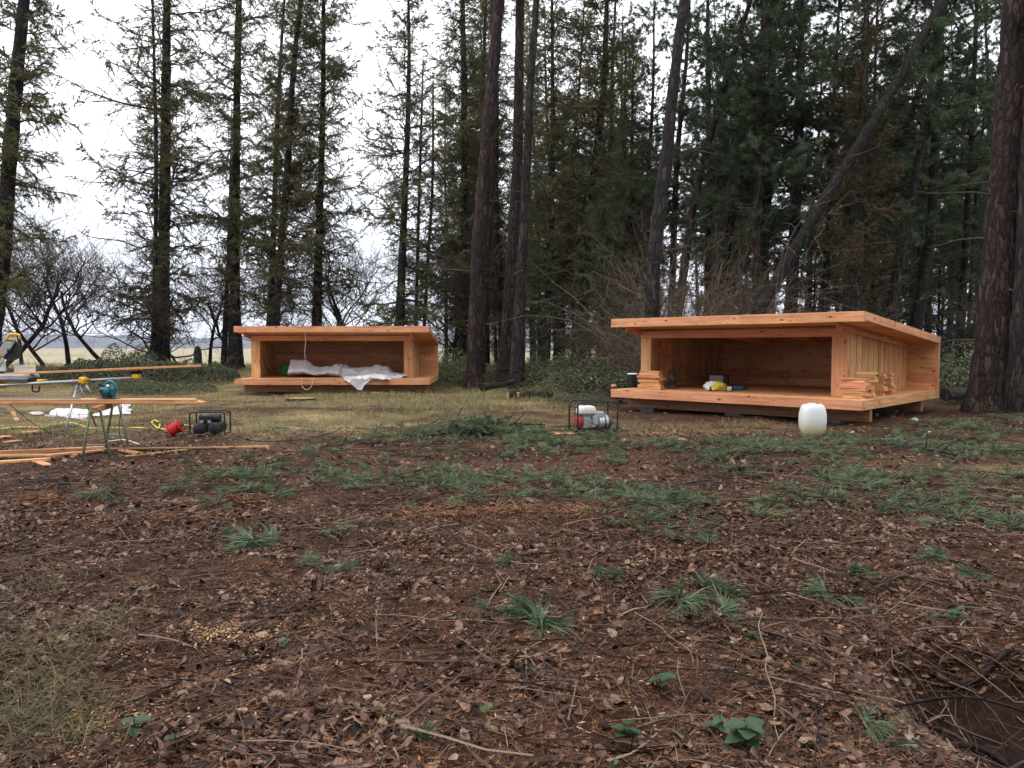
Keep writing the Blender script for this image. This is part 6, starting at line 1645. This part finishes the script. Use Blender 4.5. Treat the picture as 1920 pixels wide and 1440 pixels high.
msr = thing('mitre_saw', 'yellow and grey mitre saw on the stand, cut by the left edge', 'mitre saw', (xm(20), Dm, zc + .05), 0)
X0 = xm(20)
def mx_(px): return xm(px) - X0
def mz(py): return CAM_H - (py - 652) * Dm / F_PX - (zc + .05)
b = Acc(); b.box((mx_(25), 0, mz(707)), (.62, .40, .10), ch=.02); b.build('saw_base', M['grey_pl'], msr)
b = Acc(); b.box((mx_(42), .06, mz(692)), (.34, .03, .13), ch=.008); b.box((mx_(-8), .06, mz(687)), (.24, .03, .16), ch=.008); b.build('fence', M['white_pl'], msr)
b = Acc()
for i in range(3): b.box((mx_(50 + i * 4), .042, mz(689)), (.022, .006, .02))
b.build('fence_marking', M['yellow'], msr)
b = Acc(); b.box((mx_(62), 0, mz(711)), (.10, .22, .06), ch=.01); b.build('mitre_lock', M['rubber'], msr)
b = Acc(); b.tube([(mx_(24), -.05, mz(657)), (mx_(24), -.01, mz(657))], .165, 30); b.build('lower_guard', M['rubber'], msr, smooth=True, auto=40)
b = Acc(); pts_ = [(math.cos(t) * .15, math.sin(t) * .15) for t in np.linspace(1.0, 3.9, 14)]
V = [(mx_(24) + x_, yy_, mz(657) + z_) for yy_ in (-.075, -.052) for x_, z_ in pts_] + [(mx_(24) + x_ * .12, yy_, mz(657) + z_ * .12) for yy_ in (-.075, -.052) for x_, z_ in pts_]
n_ = len(pts_); F_ = []
for i in range(n_ - 1):
    F_ += [(i, i + 1, 2 * n_ + i + 1, 2 * n_ + i), (i, n_ + i, n_ + i + 1, i + 1), (n_ + i, 3 * n_ + i, 3 * n_ + i + 1, n_ + i + 1)]
b.raw(V, F_); b.build('upper_guard', M['grey_pl'], msr)
b = Acc(); b.tube([(mx_(14), -.09, mz(672)), (mx_(2), -.09, mz(692))], .022, 8); b.build('linkage', M['grey_pl'], msr, smooth=True)
b = Acc(); b.tube([(mx_(24), -.095, mz(657)), (mx_(24), -.06, mz(657))], .03, 12); b.build('arbor_cover', M['black'], msr, smooth=True)
b = Acc(); b.tube([(mx_(4), .02, mz(645)), (mx_(-12), .04, mz(655)), (mx_(-14), .08, mz(690))], [.05, .07, .06], 12, smooth=3); b.build('saw_arm', M['rubber'], msr, smooth=True)
b = Acc(); b.box((mx_(2), .01, mz(664)), (.11, .12, .2), rot=Matrix.Rotation(.4, 3, 'Y'), ch=.02); b.build('motor_housing', M['yellow'], msr)
b = Acc(); b.tube([(mx_(15), -.02, mz(640)), (mx_(20), -.02, mz(629)), (mx_(30), -.02, mz(627)), (mx_(40), -.02, mz(629)), (mx_(39), -.02, mz(636))], [.022, .024, .022, .02, .018], 10, smooth=3); b.build('handle', M['yellow'], msr, smooth=True)
b = Acc(); b.box((mx_(26), -.02, mz(636)), (.13, .03, .03), ch=.01); b.build('handle_bridge', M['yellow'], msr)
zbd = lambda px, py, D: CAM_H - (py - 652) * D / F_PX
pA, pB = (xm(12, Dm), Dm - .02, zbd(15, 701, Dm)), (xm(371, Dm), Dm + .1, zbd(371, 686, Dm))
tag(plank('long_board', pA, pB, .10, .035), 'long board lying across the mitre saw and the yellow end support', 'board')
b = Acc(); b.box((0, 0, 0), (.12, .10, zbd(250, 691, Dm) - .0175 - (zc + .19)), ch=.005); o = b.build('packing_block', M['wood_beam']); o.location = (xm(250), Dm + .07, (zbd(250, 691, Dm) - .0175 + zc + .19) / 2); tag(o, 'small block between the yellow end support and the long board', 'block')

# ------------------------------------------------------------------ boards and sheets on the ground
def ground_board(a_, b_, w, t, label, mt='wood', lift=0.0):
    p0, p1 = ground_at(*a_), ground_at(*b_); p0.z = float(gs(p0.x, p0.y)) + t / 2 + .01 + lift; p1.z = float(gs(p1.x, p1.y)) + t / 2 + .01 + lift
    return tag(plank('scrap_board', p0, p1, w, t, mt=mt), label, 'board', 'loose boards on the ground by the trestle')
ground_board((-120, 862), (196, 845), .11, .05, 'thick long board lying behind the trestle feet, running off the left edge')
ground_board((238, 845), (504, 840), .05, .03, 'thin long strip of wood lying right of the trestle', 'wood')
ground_board((150, 850), (430, 842), .10, .022, 'flat reddish board under the right trestle feet', 'wood_beam')
ground_board((-80, 873), (92, 868), .09, .035, 'board pointing at the lower left, in front of the thick one')
ground_board((-60, 861), (150, 858), .12, .03, 'pale board half under the one in front', 'wood_pale')
ground_board((88, 864), (192, 849), .10, .025, 'short slanted board left of the front trestle foot', 'wood', .02)
ground_board((222, 845), (262, 856), .09, .025, 'short board right of the front trestle foot', 'wood')
ground_board((-20, 826), (20, 822), .16, .03, 'short reddish board at the left edge beyond the trestle', 'wood')
ground_board((8, 832), (38, 828), .12, .02, 'pinkish offcut just below the short reddish board', 'wood_pale')
ground_board((42, 815), (72, 812), .22, .03, 'wide curved offcut left of the trestle', 'wood')
ground_board((24, 776), (32, 789), .08, .025, 'small offcut in the grass near the left edge', 'wood')
ground_board((236, 861), (350, 846), .03, .02, 'thin lath slanting away right of the trestle', 'wood_pale')
ground_board((155, 790), (172, 791), .10, .02, 'tiny reddish offcut behind the trestle', 'wood')
ground_board((697, 738), (730, 740), .09, .02, 'short pale lath in front of the far shelter', 'wood_pale')
ground_board((60, 868), (90, 874), .08, .02, 'small reddish chip board at the end of the front board', 'wood')
def sheet(corners, label, seed, amp=.05, nu=40, nv=22):
    """crumpled plastic lying on the ground; corners: four pixels, near left, near right, far right, far left"""
    cs = [ground_at(*q_) for q_ in corners]; r = np.random.default_rng(seed); o_ = cs[0].copy(); o_.z = gzf(o_.x, o_.y)
    U, V_ = np.meshgrid(np.linspace(0, 1, nu), np.linspace(0, 1, nv))
    C_ = [np.array(tuple(c)) for c in cs]
    P = C_[0] * ((1 - U) * (1 - V_))[..., None] + C_[1] * (U * (1 - V_))[..., None] + C_[2] * (U * V_)[..., None] + C_[3] * ((1 - U) * V_)[..., None]
    k = r.normal(0, 1, (7, 2)) * 9; ph = r.uniform(0, 6, 7)
    h = sum(np.abs(np.sin(U * k[i, 0] + V_ * k[i, 1] + ph[i])) for i in range(7)) / 7
    P[..., 0] += (vnoise(U * 3, V_ * 3, 2, seed) - .5) * .15; P[..., 1] += (vnoise(U * 3, V_ * 3, 2, seed + 1) - .5) * .2
    P[..., 2] = gs(P[..., 0], P[..., 1]) + .01 + amp * h * np.minimum(1, 5 * np.minimum.reduce([U, 1 - U, V_, 1 - V_]) + .15) * 1.6
    P -= np.array(tuple(o_)); ii = np.arange(nu * nv).reshape(nv, nu); a = Acc(); a.raw(P.reshape(-1, 3), np.stack([ii[:-1, :-1], ii[:-1, 1:], ii[1:, 1:], ii[1:, :-1]], -1).reshape(-1, 4))
    o = a.build('plastic_sheet', M['sheet'], smooth=True); o.location = o_; return tag(o, label, 'plastic sheet')
sheet(((82, 781), (166, 784), (170, 769), (100, 767)), 'white plastic sheet lying flat behind the trestle', 61, .03)
sheet(((168, 780), (248, 776), (243, 757), (190, 760)), 'translucent white sheet behind the trestle legs', 62, .07)
sheet(((57, 781), (80, 781), (80, 775), (60, 774)), 'small scrap of white plastic left of the flat sheet', 63, .03, 14, 8)

for i, (px, py, lab) in enumerate(((1183, 771, 'small white scrap left below the near shelter edge'), (1216, 772, 'small white scrap before the left half of the near shelter'), (1247, 775, 'flat pale wood scrap before the near shelter'), (1598, 813, 'white scrap on the soil right of the milky canister'), (1742, 813, 'white scrap on the soil before the giant trunk'), (1716, 788, 'flat pale scrap on the soil right of the near shelter'))):
    c = ground_at(px, py); a = Acc(); r_ = .035 + .01 * (i % 3)
    a.lathe([(.001, 0), (r_, .004), (r_ * .8, .022), (r_ * .3, .034), (.001, .03)], 9, wob=.35)
    o = a.build('paper_scrap', M['white_pl'], smooth=False); o.location = (c.x, c.y, float(gs(c.x, c.y)) + .006); o.rotation_euler = (.2, .15, i); tag(o, lab, 'scrap', 'pale scraps on the soil')

# ------------------------------------------------------------------ on the far shelter
DY = 1.15
def shel(px, py, ly):
    """point in the far shelter at front-parallel depth ly seen at column px, row py"""
    r = ray(px, py); n_ = f2; o_ = Vector((FLl.x, FLl.y, 0)) + f2 * ly - Vector((0, 0, CAM_H))
    t = o_.dot(n_) / r.dot(n_); return Vector((0, 0, CAM_H)) + r * t
cols = [(546, 676, 703), (552, 674.5, 703), (560, 674, 703), (572, 674, 702), (580, 677, 702), (590, 684, 703), (600, 688, 704), (612, 687, 705), (626, 686, 705), (640, 683.5, 706), (648, 684, 712), (655, 686.5, 719), (664, 687.5, 724), (672, 690, 729), (678, 689, 730), (684, 686, 722), (692, 687, 718), (702, 690, 712), (712, 685, 712), (722, 687, 711), (732, 694, 710), (742, 698, 709), (752, 700, 708.5), (762, 702, 708), (773, 705, 707.5)]
cols = np.array(cols, float); xx = np.linspace(546, 773, 180)
tops = np.interp(xx, cols[:, 0], cols[:, 1]); bots = np.interp(xx, cols[:, 0], cols[:, 2])
rws = 44; V = np.zeros((rws, len(xx), 3)); r = np.random.default_rng(9)
ztd = ZT + .008
for i, (x_, t_, b_) in enumerate(zip(xx, tops, bots)):
    pk = shel(x_, t_, 1.5); hgt = max(.02, pk.z - ztd)
    pf = shel(x_, b_, -.035)
    over = pf.z < ztd - .02
    path = [shel(x_, t_, 1.9) * 1.0]
    path[0].z = max(ztd + .005, pk.z - .25 * hgt - .05)
    path += [pk, pk + (-f2) * .18 + Vector((0, 0, -hgt * .25)), pk - f2 * .42 + Vector((0, 0, -hgt * .72))]
    if over:
        e = shel(x_, 706, -.02); e.z = ztd + .004; path += [pk.lerp(e, .6)]; path[-1].z = ztd + .06; path += [e, Vector((pf.x, pf.y, ztd - .05)), pf]
    else:
        e = shel(x_, b_, .5); k_ = at(x_, b_, ztd); path += [pk.lerp(k_, .75)]; path[-1].z = ztd + .03; path += [k_]
    Pp, _ = resample(np.array([tuple(p) for p in path]), np.zeros(len(path)), 6)
    sg = np.concatenate([[0], np.cumsum(np.linalg.norm(np.diff(Pp, axis=0), axis=1))]); tt = np.linspace(0, sg[-1], rws)
    V[:, i] = np.stack([np.interp(tt, sg, Pp[:, j]) for j in range(3)], -1)
ii_, jj_ = np.meshgrid(np.arange(len(xx)), np.arange(rws))
def ridge(u, v, sc, seed): return 1 - np.abs(2 * vnoise(u, v, sc, seed) - 1)
uu, vv = ii_ * .05, jj_ * .07
wu, wv = uu + .5 * vnoise(uu, vv, .8, 90), vv + .5 * vnoise(uu, vv, .8, 91)
wr = .11 * ridge(wu + wv * .7, wv - wu * .4, .8, 92) ** 2 + .06 * ridge(wu * .8 - wv, wv + wu * .5, 1.9, 93) ** 2 + .03 * ridge(wu, wv * 1.4, 4.0, 94) ** 2 - .09
V[..., 2] += wr * .9; V[..., 1] -= (wr + .06) * .6
ly_ = (V[..., 0] - FLl.x) * f2.x + (V[..., 1] - FLl.y) * f2.y
deckish = ly_ > -.012
org = np.array(tuple(LS(1.6, .9, ZT))); a = Acc(); ii = np.arange(rws * len(xx)).reshape(rws, -1)
Vz = np.where(deckish, np.maximum(V[..., 2], ztd), V[..., 2]); V[..., 2] = Vz
a.raw((V - org).reshape(-1, 3), np.stack([ii[:-1, :-1], ii[:-1, 1:], ii[1:, 1:], ii[1:, :-1]], -1).reshape(-1, 4))
o = a.build('white_sheet', M['sheet'], smooth=True); o.location = org; tag(o, 'white sheet thrown over things on the far shelter deck and hanging over its edge', 'sheet')
pq = at(534, 704, ZT + .002)
cn = thing('green_canister', 'bright green canister standing left of the white sheet', 'canister', (pq.x, pq.y, ZT + .002), .2)
b = Acc(); sq_lathe(b, [(.001, 0), (.13, 0), (.15, .02), (.15, .31), (.13, .345), (.05, .36), (.001, .36)], sx=.9, sy=.7, e=5); b.build('can_body', M['green_pl'], cn, smooth=True, auto=50)
b = Acc(); b.tube([(-.07, 0, .345), (-.05, 0, .39), (.04, 0, .39), (.06, 0, .345)], .013, 8); b.build('handle', M['green_pl'], cn, smooth=True)
b = Acc(); b.tube([(.095, 0, .34), (.105, 0, .375)], .024, 10); b.build('cap', M['black'], cn, smooth=True)
pq = at(552, 702.5, ZT + .002)
cn2 = thing('green_canister', 'dark side of a second green canister half under the white sheet', 'canister', (pq.x + .02, pq.y + .15, ZT + .002), -.1)
b = Acc(); sq_lathe(b, [(.001, 0), (.12, 0), (.135, .02), (.135, .29), (.12, .315), (.001, .32)], sx=.8, sy=.8, e=5); b.build('can_body', M['green_pl'], cn2, smooth=True, auto=50)
b = Acc(); b.tube([(-.05, 0, .31), (-.03, 0, .35), (.03, 0, .35), (.05, 0, .31)], .012, 8); b.build('handle', M['black'], cn2, smooth=True)
pq = at(577, 704.5, ZT + .002)
crumple('green_bag', (pq.x, pq.y - .02, ZT + .002), (.58, .26, .16), [M['green_pl']], lambda x: 0, 'flat green bag peeping out below the white sheet', 'bag', 8)
pq = at(500, 703.5, ZT + .002)
bt = thing('bottle', 'small bottle beside the left post of the far shelter', 'bottle', (pq.x, pq.y, ZT + .002))
b = Acc(); b.lathe([(.001, 0), (.036, 0), (.036, .12), (.014, .16), (.014, .19), (.001, .19)], 14); b.build('bottle_body', M['grey_pl'], bt, smooth=True, auto=40)
b = Acc(); b.lathe([(.037, .04), (.0375, .05), (.0375, .09), (.037, .10)], 14); b.build('bottle_label', M['red'], bt, smooth=True)
# cords
t0_ = shel(572, 622, .06); b0 = shel(572, 676, 1.35)
a = Acc(); a.tube([Vector((0, 0, 0)), Vector((.01, .02, -.3)), Vector((-.02, .03, -.55)), Vector((-.01, .05, -.80))], .006, 6, smooth=5); o = a.build('hanging_cord', M['rope'], smooth=True); o.location = t0_ + Vector((0, -.02, .0)); tag(o, 'pale cord hanging from the roof edge of the far shelter', 'cord')
a = Acc(); l0 = shel(567, 709, -.012)
a.tube([(0, 0, 0), (-.01, -.01, -.12), (.0, -.01, -.25), (.08, -.02, -.33), (.18, -.02, -.33), (.27, -.01, -.24), (.30, -.01, -.10), (.34, 0, .0)], .007, 6, smooth=5); o = a.build('cord_loop', M['rope'], smooth=True); o.location = l0 + Vector((0, -.01, .01)); tag(o, 'loop of pale cord hanging over the deck edge of the far shelter', 'cord')
